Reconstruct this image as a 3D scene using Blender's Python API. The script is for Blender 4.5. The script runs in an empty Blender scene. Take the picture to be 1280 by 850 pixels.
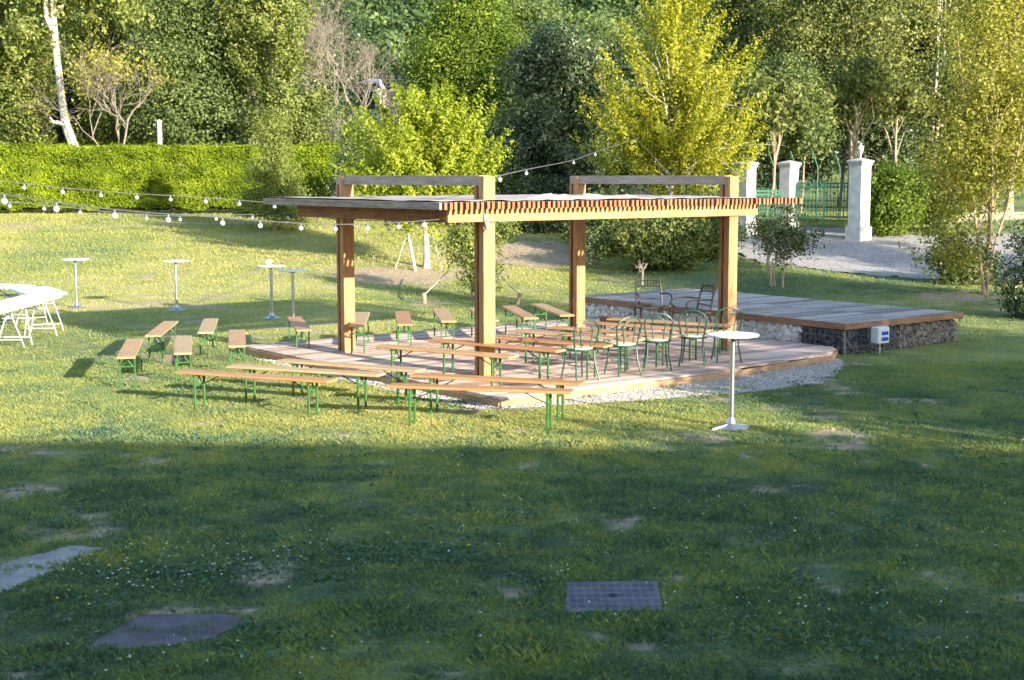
import bpy, math, random
import numpy as np
from mathutils import Vector, Matrix
random.seed(7)
RNG = np.random.default_rng(11)
scene = bpy.context.scene
COL = scene.collection

# ------------------------------------------------------------------ camera
F = 1750.0                      # focal length in photo pixels (1280 wide)
CH = 2.9                        # eye height above the lawn
PITCH = math.atan(203 / F)
cp, sp = math.cos(PITCH), math.sin(PITCH)

def sstep(t):
    t = np.clip(t, 0, 1)
    return t * t * (3 - 2 * t)

def terrain(x, y):
    x = np.asarray(x, float); y = np.asarray(y, float)
    z = 1.5 * sstep((y - 33) / 23)
    z = z + np.clip(y - 88, 0, None) ** 2 / (np.clip(y - 88, 0, None) + 25) * 0.27
    und = 0.05 * np.sin(x * .55 + 1.2) * np.sin(y * .43) * sstep((y - 31) / 6) * (1 - sstep((y - 50) / 6))
    return z + und

def ray(px, py):
    a, b = px - 640.0, py - 425.0
    return a, F * cp - b * sp, -F * sp - b * cp

def at_z(px, py, z=0.0):
    a, b, c = ray(px, py)
    k = (z - CH) / c
    return Vector((a * k, b * k, z))

def at_y(px, py, Y):
    a, b, c = ray(px, py)
    k = Y / b
    return Vector((a * k, Y, CH + c * k))

def at_ground(px, py):
    lo, hi = 5.0, 85.0
    for _ in range(50):
        m = (lo + hi) / 2
        p = at_y(px, py, m)
        if p.z > float(terrain(p.x, m)): lo = m
        else: hi = m
    p = at_y(px, py, (lo + hi) / 2)
    return p

def gz(x, y): return float(terrain(x, y))

# ------------------------------------------------------------------ noise
_lat = np.random.default_rng(5).random((256, 256))
def vnoise(x, y):
    xi = np.floor(x).astype(int); yi = np.floor(y).astype(int)
    fx = x - xi; fy = y - yi
    fx = fx * fx * (3 - 2 * fx); fy = fy * fy * (3 - 2 * fy)
    a = _lat[xi % 256, yi % 256]; b = _lat[(xi + 1) % 256, yi % 256]
    c = _lat[xi % 256, (yi + 1) % 256]; d = _lat[(xi + 1) % 256, (yi + 1) % 256]
    return (a * (1 - fx) + b * fx) * (1 - fy) + (c * (1 - fx) + d * fx) * fy
def fbm(x, y, o=4):
    s = 0; amp = .5; n = 0
    for i in range(o):
        s = s + amp * vnoise(x * 2 ** i + 17 * i, y * 2 ** i + 31 * i); n += amp; amp *= .5
    return s / n

# ------------------------------------------------------------------ object helpers
def tag(o, label=None, cat=None, group=None, kind=None):
    if label: o['label'] = label
    if cat: o['category'] = cat
    if group: o['group'] = group
    if kind: o['kind'] = kind
    return o

def empty(name, loc, rz=0.0, label=None, cat=None, group=None):
    o = bpy.data.objects.new(name, None)
    o.empty_display_size = .2
    COL.objects.link(o)
    o.location = loc; o.rotation_euler = (0, 0, rz)
    return tag(o, label, cat, group)

def mesh_np(name, V, Fc, mat, parent=None, tone=None, smooth=False, extra=None):
    """V (n,3); Fc (m,k) equal-sized faces"""
    V = np.asarray(V, np.float32); Fc = np.asarray(Fc, np.int32)
    me = bpy.data.meshes.new(name)
    me.vertices.add(len(V)); me.vertices.foreach_set('co', V.ravel())
    k = Fc.shape[1]; m = len(Fc)
    me.loops.add(m * k); me.loops.foreach_set('vertex_index', Fc.ravel())
    me.polygons.add(m)
    me.polygons.foreach_set('loop_start', np.arange(0, m * k, k, dtype=np.int32))
    me.polygons.foreach_set('use_smooth', np.full(m, smooth))
    me.update(calc_edges=True)
    if tone is not None:
        at = me.attributes.new('tone', 'FLOAT', 'FACE' if len(tone) == m else 'POINT')
        at.data.foreach_set('value', np.asarray(tone, np.float32))
    if extra:
        for n, arr in extra.items():
            at = me.attributes.new(n, 'FLOAT', 'POINT'); at.data.foreach_set('value', np.asarray(arr, np.float32))
    me.materials.append(mat)
    o = bpy.data.objects.new(name, me); COL.objects.link(o)
    if parent: o.parent = parent
    return o

class MB:
    def __init__(s): s.v = []; s.f = []; s.t = []; s.sm = []
    def add(s, vs, fs, tone=.5, smooth=False):
        b = len(s.v); s.v += [tuple(p) for p in vs]
        for f in fs:
            s.f.append(tuple(b + i for i in f)); s.t.append(tone); s.sm.append(smooth)
        return s
    def box(s, a, b, tone=.5, M=None, bev=0.0):
        x0, y0, z0 = a; x1, y1, z1 = b
        if bev > 0:
            e = bev
            pr = [(x0 + e, y0), (x1 - e, y0), (x1, y0 + e), (x1, y1 - e), (x1 - e, y1), (x0 + e, y1), (x0, y1 - e), (x0, y0 + e)]
            cx, cy = (x0 + x1) / 2, (y0 + y1) / 2
            def ins(p): return (p[0] + (e if p[0] < cx else -e) * .8, p[1] + (e if p[1] < cy else -e) * .8)
            vs = [(*ins(p), z0) for p in pr] + [(*p, z0 + e) for p in pr] + [(*p, z1 - e) for p in pr] + [(*ins(p), z1) for p in pr]
            fs = [tuple(range(7, -1, -1)), tuple(range(24, 32))]
            for r in range(3):
                for i in range(8):
                    j = (i + 1) % 8
                    fs.append((r * 8 + i, r * 8 + j, r * 8 + 8 + j, r * 8 + 8 + i))
        else:
            vs = [(x0, y0, z0), (x1, y0, z0), (x1, y1, z0), (x0, y1, z0), (x0, y0, z1), (x1, y0, z1), (x1, y1, z1), (x0, y1, z1)]
            fs = [(0, 3, 2, 1), (4, 5, 6, 7), (0, 1, 5, 4), (1, 2, 6, 5), (2, 3, 7, 6), (3, 0, 4, 7)]
        if M is not None: vs = [M @ Vector(p) for p in vs]
        return s.add(vs, fs, tone)
    def tube(s, pts, r, n=8, tone=.5, cap=True, closed=False):
        pts = [Vector(p) for p in pts]; m = len(pts)
        rs = r if isinstance(r, (list, tuple)) else [r] * m
        rings = []; prev = None
        for i, p in enumerate(pts):
            if closed: d = pts[(i + 1) % m] - pts[i - 1]
            else: d = (pts[min(i + 1, m - 1)] - pts[max(i - 1, 0)])
            d = d.normalized() if d.length > 1e-9 else Vector((0, 0, 1))
            if prev is None:
                u = d.cross(Vector((0, 0, 1)))
                if u.length < .05: u = d.cross(Vector((1, 0, 0)))
            else: u = prev - d * prev.dot(d)
            u.normalize(); w = d.cross(u); prev = u
            rings.append([p + (u * math.cos(2 * math.pi * k / n) + w * math.sin(2 * math.pi * k / n)) * rs[i] for k in range(n)])
        vs = [q for rg in rings for q in rg]; fs = []
        for i in range(m if closed else m - 1):
            j = (i + 1) % m
            for k in range(n):
                l = (k + 1) % n
                fs.append((i * n + k, i * n + l, j * n + l, j * n + k))
        if cap and not closed:
            fs.append(tuple(range(n - 1, -1, -1))); fs.append(tuple((m - 1) * n + k for k in range(n)))
        return s.add(vs, fs, tone, True)
    def lathe(s, prof, n=32, c=(0, 0, 0), tone=.5, smooth=True, sx=1, sy=1):
        vs = []; fs = []
        for (r, z) in prof:
            for k in range(n):
                a = 2 * math.pi * k / n
                vs.append((c[0] + r * sx * math.cos(a), c[1] + r * sy * math.sin(a), c[2] + z))
        for i in range(len(prof) - 1):
            for k in range(n):
                l = (k + 1) % n
                fs.append((i * n + k, i * n + l, (i + 1) * n + l, (i + 1) * n + k))
        fs.append(tuple(range(n - 1, -1, -1))); fs.append(tuple((len(prof) - 1) * n + k for k in range(n)))
        return s.add(vs, fs, tone, smooth)
    def build(s, name, mat, parent=None):
        me = bpy.data.meshes.new(name)
        me.from_pydata(s.v, [], s.f)
        me.polygons.foreach_set('use_smooth', s.sm)
        at = me.attributes.new('tone', 'FLOAT', 'FACE'); at.data.foreach_set('value', s.t)
        me.materials.append(mat); me.update()
        if any(s.sm):
            try: me.set_sharp_from_angle(angle=math.radians(40))
            except Exception: pass
        o = bpy.data.objects.new(name, me); COL.objects.link(o)
        if parent: o.parent = parent
        return o

def copy_tree(o, parent=None):
    c = o.copy(); COL.objects.link(c); c.parent = parent
    for ch in list(o.children): copy_tree(ch, c)
    return c

# ------------------------------------------------------------------ materials
def nmat(name):
    m = bpy.data.materials.new(name); m.use_nodes = True
    nt = m.node_tree; b = nt.nodes['Principled BSDF']
    return m, nt, b
def N(nt, t, **kw):
    n = nt.nodes.new(t)
    for k, v in kw.items():
        if k in n.inputs.keys(): n.inputs[k].default_value = v
        else: setattr(n, k, v)
    return n
def ramp(nt, stops, src):
    r = nt.nodes.new('ShaderNodeValToRGB'); e = r.color_ramp.elements
    while len(e) < len(stops): e.new(.5)
    for i, (p, c) in enumerate(stops):
        e[i].position = p; e[i].color = (*c, 1)
    nt.links.new(src, r.inputs[0]); return r
def tone_attr(nt, name='tone'):
    a = nt.nodes.new('ShaderNodeAttribute'); a.attribute_name = name; return a.outputs['Fac']
def math_n(nt, op, a, b=None, c=None):
    n = nt.nodes.new('ShaderNodeMath'); n.operation = op
    for i, x in enumerate((a, b, c)):
        if x is None: continue
        if isinstance(x, (int, float)): n.inputs[i].default_value = x
        else: nt.links.new(x, n.inputs[i])
    return n.outputs[0]
def objcoord(nt, scale=(1, 1, 1), rot=(0, 0, 0)):
    tc = nt.nodes.new('ShaderNodeTexCoord'); mp = nt.nodes.new('ShaderNodeMapping')
    mp.inputs['Scale'].default_value = scale; mp.inputs['Rotation'].default_value = rot
    nt.links.new(tc.outputs['Object'], mp.inputs[0]); return mp.outputs[0]
def noise(nt, vec, scale, detail=4, rough=.6):
    n = N(nt, 'ShaderNodeTexNoise', Scale=scale, Detail=detail, Roughness=rough)
    if vec is not None: nt.links.new(vec, n.inputs['Vector'])
    return n.outputs['Fac']
def bump(nt, b, h, strength=.3, dist=.01):
    n = N(nt, 'ShaderNodeBump', Strength=strength, Distance=dist)
    nt.links.new(h, n.inputs['Height']); nt.links.new(n.outputs[0], b.inputs['Normal'])

def leaf_mat(name, stops, transl=.35, rough=.55, tr_gain=1.15):
    m, nt, b = nmat(name)
    r = ramp(nt, stops, tone_attr(nt))
    nt.links.new(r.outputs[0], b.inputs['Base Color'])
    b.inputs['Roughness'].default_value = rough
    b.inputs['Specular IOR Level'].default_value = .25
    t = nt.nodes.new('ShaderNodeBsdfTranslucent')
    mx = N(nt, 'ShaderNodeMixRGB', blend_type='MULTIPLY', Fac=1.0)
    nt.links.new(r.outputs[0], mx.inputs[1]); mx.inputs[2].default_value = (tr_gain * 1.0, tr_gain, .55, 1)
    nt.links.new(mx.outputs[0], t.inputs[0])
    s = nt.nodes.new('ShaderNodeMixShader'); s.inputs[0].default_value = transl
    nt.links.new(b.outputs[0], s.inputs[1]); nt.links.new(t.outputs[0], s.inputs[2])
    nt.links.new(s.outputs[0], nt.nodes['Material Output'].inputs[0])
    return m

def plain(name, col, rough=.5, metal=0.0, var=.12, nscale=6, spec=.5, bumpy=0.0):
    m, nt, b = nmat(name)
    v = objcoord(nt); n = noise(nt, v, nscale, 5)
    lo = tuple(c * (1 - var) for c in col); hi = tuple(min(1, c * (1 + var)) for c in col)
    r = ramp(nt, [(.3, lo), (.7, hi)], n)
    nt.links.new(r.outputs[0], b.inputs['Base Color'])
    b.inputs['Roughness'].default_value = rough; b.inputs['Metallic'].default_value = metal
    b.inputs['Specular IOR Level'].default_value = spec
    if bumpy: bump(nt, b, noise(nt, v, nscale * 8, 4), bumpy, .01)
    return m

def wood(name, dark, light, grain=(1.2, 14, 14), rough=.65, top=None, tonev=.5, knots=True):
    m, nt, b = nmat(name)
    v = objcoord(nt, grain)
    n = noise(nt, v, 3.0, 6, .65)
    n2 = noise(nt, objcoord(nt, (.7, .7, .7)), 1.6, 3)
    t = math_n(nt, 'ADD', math_n(nt, 'MULTIPLY', n, .7), math_n(nt, 'MULTIPLY', n2, .3))
    t = math_n(nt, 'ADD', t, math_n(nt, 'MULTIPLY', math_n(nt, 'SUBTRACT', tone_attr(nt), .5), tonev))
    r = ramp(nt, [(.33, dark), (.66, light)], t)
    out = r.outputs[0]
    if top is not None:
        g = nt.nodes.new('ShaderNodeNewGeometry'); sx = nt.nodes.new('ShaderNodeSeparateXYZ')
        nt.links.new(g.outputs['Normal'], sx.inputs[0])
        k = math_n(nt, 'MULTIPLY', math_n(nt, 'GREATER_THAN', sx.outputs['Z'], .5), .9)
        r2 = ramp(nt, [(.25, tuple(c * .7 for c in top)), (.75, tuple(c * 1.15 for c in top))], t)
        mx = nt.nodes.new('ShaderNodeMixRGB'); nt.links.new(k, mx.inputs[0])
        nt.links.new(out, mx.inputs[1]); nt.links.new(r2.outputs[0], mx.inputs[2]); out = mx.outputs[0]
    nt.links.new(out, b.inputs['Base Color'])
    b.inputs['Roughness'].default_value = rough; b.inputs['Specular IOR Level'].default_value = .3
    bump(nt, b, n, .35, .004)
    return m

M = {}
M['pergola'] = wood('pergola_timber', (.25, .115, .05), (.55, .31, .135), (9, 9, 1.0))
M['beam'] = wood('beam_timber', (.25, .115, .05), (.55, .31, .135), (1.0, 9, 9))
M['slat'] = wood('slat_timber', (.17, .065, .03), (.42, .19, .085), (9, 1.0, 9), top=(.36, .31, .29))
M['grey_beam'] = wood('weathered_timber', (.19, .14, .11), (.44, .36, .30), (9, 1.0, 9))
M['deck'] = wood('deck_boards', (.36, .26, .21), (.72, .57, .48), (.8, 8, 8), rough=.7, tonev=.55)
M['deck_edge'] = wood('deck_edge_board', (.26, .14, .07), (.56, .36, .2), (1, 9, 9))
M['stage_deck'] = wood('stage_boards', (.20, .17, .155), (.46, .40, .37), (8, .7, 8), rough=.7, tonev=.8)
M['stage_edge'] = wood('stage_edge_board', (.17, .085, .05), (.36, .20, .12), (1, 1, 9))
M['bench'] = wood('bench_plank', (.34, .17, .07), (.66, .40, .20), (1.0, 16, 16), rough=.42, tonev=.7)
M['green'] = plain('green_steel', (.035, .12, .03), .4, .0, .25, 9)
M['teal'] = plain('green_chair_steel', (.014, .062, .042), .42, .0, .35, 9)
M['iron'] = plain('black_iron', (.02, .019, .02), .5, .3, .3, 9)
M['cushion'] = plain('cream_seat', (.62, .60, .36), .6, 0, .12, 8)
M['steel'] = plain('brushed_steel', (.42, .43, .46), .35, .9, .12, 5)
M['top'] = plain('table_top_laminate', (.74, .75, .80), .35, 0, .05, 3)
M['plastic'] = plain('white_plastic', (.80, .80, .82), .45, 0, .04, 3)
M['white_metal'] = plain('pale_grey_steel', (.60, .61, .63), .4, .2, .08, 6)
M['pillar'] = plain('whitewashed_render', (.62, .61, .60), .85, 0, .22, 3.5, .3, .4)
M['gate'] = plain('green_gate_paint', (.03, .135, .08), .5, 0, .25, 4)
M['mesh_green'] = plain('green_mesh_screen', (.008, .035, .025), .8, 0, .4, 5)
M['blue'] = plain('blue_sockets', (.02, .09, .55), .4, 0, .1)
M['box'] = plain('pale_grey_box', (.66, .69, .72), .5, 0, .06)
M['cable'] = plain('black_cable', (.10, .10, .11), .5, 0, .2)
M['rope'] = plain('pale_rope', (.40, .37, .30), .8, 0, .15)
M['cloth'] = plain('pale_shade_cloth', (.40, .36, .345), .9, 0, .18, 3, .1, .3)
M['concrete'] = plain('mossy_concrete', (.12, .105, .115), .9, 0, .35, 5, .2, .7)
M['slab'] = plain('worn_concrete', (.30, .29, .27), .9, 0, .28, 3, .2, .6)
M['bark'] = plain('brown_bark', (.13, .095, .065), .9, 0, .4, 5, .2, .8)
M['pale_bark'] = plain('pale_bark', (.46, .42, .37), .85, 0, .45, 4, .2, .5)
M['tan_bark'] = plain('tan_bark', (.36, .28, .19), .9, 0, .3, 4, .2, .5)
M['twig'] = plain('dry_twig', (.22, .19, .155), .9, 0, .25, 4, .2)
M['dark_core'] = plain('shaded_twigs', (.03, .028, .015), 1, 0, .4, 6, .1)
M['stake'] = plain('bare_stake_wood', (.30, .235, .16), .8, 0, .2, 7, .2)
def glass_bulb():
    m, nt, b = nmat('frosted_bulb')
    b.inputs['Base Color'].default_value = (.62, .62, .64, 1); b.inputs['Roughness'].default_value = .12
    b.inputs['Specular IOR Level'].default_value = .8
    return m
M['bulb'] = glass_bulb()

G = lambda *s: [(p, c) for p, c in s]
M['hedge'] = leaf_mat('hedge_leaves', G((0, (.06, .10, .006)), (.5, (.20, .275, .012)), (1, (.37, .43, .025))), 0.4)
M['poplar'] = leaf_mat('poplar_leaves', G((0, (.06, .09, .02)), (.5, (.19, .235, .055)), (1, (.42, .44, .14))), 0.42)
M['lime'] = leaf_mat('lime_leaves', G((0, (.12, .17, .01)), (.5, (.33, .39, .035)), (1, (.52, .55, .08))), 0.5)
M['yellow'] = leaf_mat('yellow_leaves', G((0, (.15, .17, .012)), (.5, (.38, .39, .035)), (1, (.58, .54, .08))), 0.52)
M['bright'] = leaf_mat('bright_leaves', G((0, (.035, .07, .008)), (.5, (.125, .195, .02)), (1, (.29, .36, .045))), 0.4)
M['dark'] = leaf_mat('dark_glossy_leaves', G((0, (.016, .034, .016)), (.5, (.06, .098, .040)), (1, (.32, .34, .19))), 0.18, .3)  # pale last stop paints highlights on scattered leaves
M['mid'] = leaf_mat('mid_leaves', G((0, (.04, .068, .022)), (.5, (.115, .165, .048)), (1, (.27, .32, .11))), 0.36)
M['oak'] = leaf_mat('oak_leaves', G((0, (.045, .07, .02)), (.5, (.15, .18, .045)), (1, (.36, .37, .12))), 0.38)
M['birch'] = leaf_mat('sparse_yellow_leaves', G((0, (.12, .14, .02)), (.5, (.30, .30, .05)), (1, (.52, .47, .11))), 0.46)
M['conif'] = leaf_mat('feathery_needles', G((0, (.09, .12, .025)), (.5, (.22, .27, .06)), (1, (.38, .40, .12))), 0.42)
M['shrub'] = leaf_mat('shrub_leaves', G((0, (.05, .075, .03)), (.5, (.12, .16, .065)), (1, (.27, .29, .16))), 0.33)
M['forest'] = leaf_mat('forest_leaves', G((0, (.022, .050, .022)), (.5, (.065, .115, .038)), (1, (.19, .26, .075))), .28)
M['grass'] = leaf_mat('grass_blades', G((0, (.07, .125, .085)), (.33, (.165, .255, .14)), (.62, (.34, .355, .098)), (1, (.53, .47, .20))), .45, .55, 1.25)  # low stops carry the bluish shade of the near lawn

def ground_mat():
    m, nt, b = nmat('lawn_soil')
    v = objcoord(nt)
    t = tone_attr(nt); bare = tone_attr(nt, 'bare')
    n = noise(nt, v, 9, 6, .7); n2 = noise(nt, v, 60, 3, .7)
    k = math_n(nt, 'ADD', t, math_n(nt, 'MULTIPLY', math_n(nt, 'SUBTRACT', n, .5), .5))
    k = math_n(nt, 'ADD', k, math_n(nt, 'MULTIPLY', math_n(nt, 'SUBTRACT', n2, .5), 1.0))
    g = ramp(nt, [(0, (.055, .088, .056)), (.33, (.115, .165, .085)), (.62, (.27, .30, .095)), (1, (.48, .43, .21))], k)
    s = ramp(nt, [(.3, (.24, .175, .115)), (.7, (.56, .45, .32))], n)
    mx = nt.nodes.new('ShaderNodeMixRGB')
    bb = math_n(nt, 'ADD', bare, math_n(nt, 'MULTIPLY', math_n(nt, 'SUBTRACT', n2, .5), .7))
    rr = ramp(nt, [(.30, (0, 0, 0)), (.75, (1, 1, 1))], bb)
    nt.links.new(rr.outputs[0], mx.inputs[0]); nt.links.new(g.outputs[0], mx.inputs[1]); nt.links.new(s.outputs[0], mx.inputs[2])
    nt.links.new(mx.outputs[0], b.inputs['Base Color']); b.inputs['Roughness'].default_value = .95
    b.inputs['Specular IOR Level'].default_value = .15
    bump(nt, b, math_n(nt, 'ADD', n, n2), .7, .03)
    return m
M['ground'] = ground_mat()

def gravel_mat(name, dark, light, scale):
    m, nt, b = nmat(name)
    v = objcoord(nt)
    vo = N(nt, 'ShaderNodeTexVoronoi', Scale=scale); nt.links.new(v, vo.inputs['Vector'])
    sx = nt.nodes.new('ShaderNodeSeparateColor'); nt.links.new(vo.outputs['Color'], sx.inputs[0])
    n = noise(nt, v, .9, 4)
    t = math_n(nt, 'ADD', math_n(nt, 'MULTIPLY', sx.outputs[0], .6), math_n(nt, 'MULTIPLY', n, .5))
    r = ramp(nt, [(.15, dark), (.85, light)], t)
    e = ramp(nt, [(.0, (1, 1, 1)), (.75, (.45, .45, .45))], vo.outputs['Distance'])
    mx = N(nt, 'ShaderNodeMixRGB', blend_type='MULTIPLY', Fac=.7)
    nt.links.new(r.outputs[0], mx.inputs[1]); nt.links.new(e.outputs[0], mx.inputs[2])
    nt.links.new(mx.outputs[0], b.inputs['Base Color']); b.inputs['Roughness'].default_value = .9
    inv = math_n(nt, 'SUBTRACT', 1.0, vo.outputs['Distance'])
    bump(nt, b, inv, .8, .02)
    return m
M['gravel'] = gravel_mat('white_gravel', (.32, .29, .26), (.64, .60, .55), 34)
M['drive'] = gravel_mat('driveway_gravel', (.30, .28, .27), (.54, .51, .49), 14)
def tone_mat(name, a, c, rough=.85):
    m, nt, b = nmat(name)
    n = noise(nt, objcoord(nt), 30, 4)
    t = math_n(nt, 'ADD', tone_attr(nt), math_n(nt, 'MULTIPLY', math_n(nt, 'SUBTRACT', n, .5), .5))
    r = ramp(nt, [(0, a), (1, c)], t); nt.links.new(r.outputs[0], b.inputs['Base Color'])
    b.inputs['Roughness'].default_value = rough; bump(nt, b, n, .4, .006); return m
M['stone_white'] = tone_mat('limestone', (.56, .53, .50), (.90, .88, .86))
M['stone_dark'] = tone_mat('dark_basalt', (.035, .036, .045), (.13, .13, .14))
M['stone_mix'] = tone_mat('mixed_stone', (.07, .065, .065), (.36, .31, .26))

# ------------------------------------------------------------------ frames of the pergola
O2 = Vector((-.37, 19.4, 0)); UA = math.atan2(.616, .788)
U = Vector((math.cos(UA), math.sin(UA), 0)); Vv = Vector((-math.sin(UA), math.cos(UA), 0))
def L(u, v, z=0): return O2 + U * u + Vv * v + Vector((0, 0, z))
DECKZ = .13
deck_poly = [(-1.0, -1.6), (3.2, -1.62), (5.9, -1.3), (6.66, -.8), (6.66, 5.4), (-1.0, 5.4)]
def inpoly(x, y, poly):
    x = np.asarray(x); y = np.asarray(y); r = np.zeros(x.shape, bool); n = len(poly)
    for i in range(n):
        x1, y1 = poly[i][:2]; x2, y2 = poly[(i + 1) % n][:2]
        c = ((y1 > y) != (y2 > y))
        with np.errstate(divide='ignore', invalid='ignore'):
            r ^= c & (x < (x2 - x1) * (y - y1) / (y2 - y1 + 1e-12) + x1)
    return r
deck_w = [L(*p) for p in deck_poly]
stage_poly = [(6.7, -.89), (9.85, -.89), (9.85, 5.86), (6.7, 5.86)]
stage_w = [L(*p) for p in stage_poly]
gravel_w = [L(-1.35, 3.9), L(-1.35, -1.2), L(-1.15, -1.75), L(-.3, -2.0), L(1.0, -2.35), L(2.6, -2.75), L(3.8, -2.8), L(4.5, -2.45), L(5.2, -2.05), L(5.75, -1.65), L(6.1, -1.3), L(6.3, 0), L(0, 0), L(-.8, 3.9)]
gravel_w[0] = L(-1.2, 4.6)
slab_w = [at_z(*p) for p in [(84, 683), (131, 686), (100, 700), (-5, 745), (-80, 775), (-110, 745), (0, 708)]]
cover_w = [at_z(*p) for p in [(182, 769), (283, 767), (308, 774), (268, 800), (215, 808), (102, 813), (150, 784)]]
plate_w = [at_z(*p) for p in [(709, 730), (822, 729), (828, 766), (706, 768)]]
drive_px = [(922, 320), (940, 326), (1000, 336), (1100, 346), (1180, 350), (1215, 346), (1290, 352), (1420, 360), (1420, 300), (1290, 292), (1160, 296), (1075, 289), (1062, 286), (1000, 285), (940, 292), (920, 300)]
drive_w = [at_ground(*p) for p in drive_px]

# bare patches: (px, py, half width px, half height m)
bare_px = [(440, 546, 32, .35), (655, 541, 40, .3), (663, 583, 28, .22), (990, 509, 55, .35), (1165, 582, 16, .2), (578, 735, 30, .10), (742, 795, 38, .12),
           (800, 808, 34, .13), (850, 720, 30, .12), (965, 840, 45, .1), (1085, 455, 45, .35), (1160, 500, 30, .3), (12, 626, 14, .15), (150, 653, 14, .12),
           (255, 658, 12, .12), (930, 570, 14, .2), (1010, 520, 40, .3), (1050, 492, 40, .25), (210, 765, 90, .25), (320, 768, 36, .2), (835, 765, 20, .1), (20, 700, 60, .2), (30, 845, 30, .1), (580, 845, 30, .1),
           (500, 347, 62, 2.3), (440, 338, 60, 1.6), (560, 356, 40, 1.2), (670, 318, 60, 2.4), (70, 283, 180, .9), (250, 279, 150, .6), (1140, 285, 50, .9), (1190, 372, 60, 1.4), (1130, 378, 30, .6),
           (735, 505, 60, .2), (600, 512, 30, .3), (1110, 420, 30, .3), (760, 345, 22, .8), (770, 352, 30, .5), (1250, 385, 30, 1.0), (480, 455, 12, .1)]
bare_w = []
for (a, b, hw, hh) in bare_px:
    p = at_ground(a, b); bare_w.append((p.x, p.y, max(hw / F * p.y, .05), hh * (1 if p.y > 30 else 1.0)))
SOIL = []
for (a, b, hw, hh) in [(495, 345, 70, 1.5), (600, 343, 40, 1.0), (668, 318, 62, 2.6), (1195, 371, 50, .9)]:
    p = at_ground(a, b); SOIL.append((p.x, p.y, hw / F * p.y, hh))
def bareness(x, y):
    r = np.zeros(np.shape(x))
    wx = (fbm(x * 2.6, y * 2.6, 4) - .5) * 2.6; wy = (fbm(x * 2.6 + 50, y * 2.6 + 9, 4) - .5) * 2.6
    for (cx, cy, a, b) in bare_w:
        d = np.sqrt(((x - cx) / a + wx) ** 2 + ((y - cy) / b + wy) ** 2)
        r = np.maximum(r, np.clip((1.2 - d) * 1.0, 0, 1) * np.clip(-.05 + 1.6 * fbm(x * 5 + 3, y * 5, 4), 0, 1))
    for (px_, py_, a, b) in SOIL:
        d = np.sqrt(((x - px_) / a + wx * .35) ** 2 + ((y - py_) / b + wy * .35) ** 2)
        r = np.maximum(r, np.clip((1.25 - d) * 2.2, 0, 1))
    sp_ = fbm(x * 1.1 + 3, y * 1.1 + 5, 5)
    r = np.maximum(r, np.clip((sp_ - .64) * 6, 0, .75))
    return r
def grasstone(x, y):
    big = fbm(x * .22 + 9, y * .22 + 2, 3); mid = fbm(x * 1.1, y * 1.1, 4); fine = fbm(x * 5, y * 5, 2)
    dry = .21 + .37 * sstep((y - 12) / 6) - .15 * sstep((x - 1) / 5) * sstep((y - 14) / 5)  # dryness, plus sunlit yellow painted in beyond the house shadow edge
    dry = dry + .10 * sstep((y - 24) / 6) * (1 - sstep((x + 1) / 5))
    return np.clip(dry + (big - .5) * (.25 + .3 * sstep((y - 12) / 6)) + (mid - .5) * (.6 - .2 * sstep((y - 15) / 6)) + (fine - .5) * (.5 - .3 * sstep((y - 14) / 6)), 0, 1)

# ------------------------------------------------------------------ ground
xs = np.unique(np.concatenate([np.linspace(-400, -40, 19), np.linspace(-40, -12, 36), np.arange(-12, 12.01, .11), np.linspace(12, 40, 36), np.linspace(40, 400, 19)]))
ys = np.unique(np.concatenate([np.linspace(-120, 0, 13), np.linspace(0, 6.5, 14), np.arange(6.5, 24, .11), np.arange(24, 60, .3), np.linspace(60, 130, 60), np.linspace(130, 700, 40)]))
GX, GY = np.meshgrid(xs, ys, indexing='ij')
gx, gy = GX.ravel(), GY.ravel()
GZ = terrain(gx, gy) + (fbm(gx * 2.2, gy * 2.2, 3) - .5) * .05 * (gy < 60)
# keep it flat under deck and slabs
flat = inpoly(gx, gy, [L(-1.8, -3.2), L(10.3, -3.2), L(10.3, 7), L(-1.8, 7)]) | ((gy < 13) & (inpoly(gx, gy, [at_z(60, 745), at_z(340, 745), at_z(340, 840), at_z(60, 840)]) | inpoly(gx, gy, [at_z(680, 710), at_z(850, 710), at_z(850, 790), at_z(680, 790)]) | inpoly(gx, gy, [at_z(-150, 660), at_z(160, 660), at_z(160, 700), at_z(-150, 800)])))
GZ = np.where(flat, 0, GZ)
nx, ny = len(xs), len(ys)
idx = np.arange(nx * ny).reshape(nx, ny)
faces = np.stack([idx[:-1, :-1], idx[1:, :-1], idx[1:, 1:], idx[:-1, 1:]], -1).reshape(-1, 4)
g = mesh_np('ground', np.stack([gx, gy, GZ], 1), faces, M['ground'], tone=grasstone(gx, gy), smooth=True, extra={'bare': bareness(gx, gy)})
tag(g, 'lawn rising to a wooded hill', 'ground', kind='structure')

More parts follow.
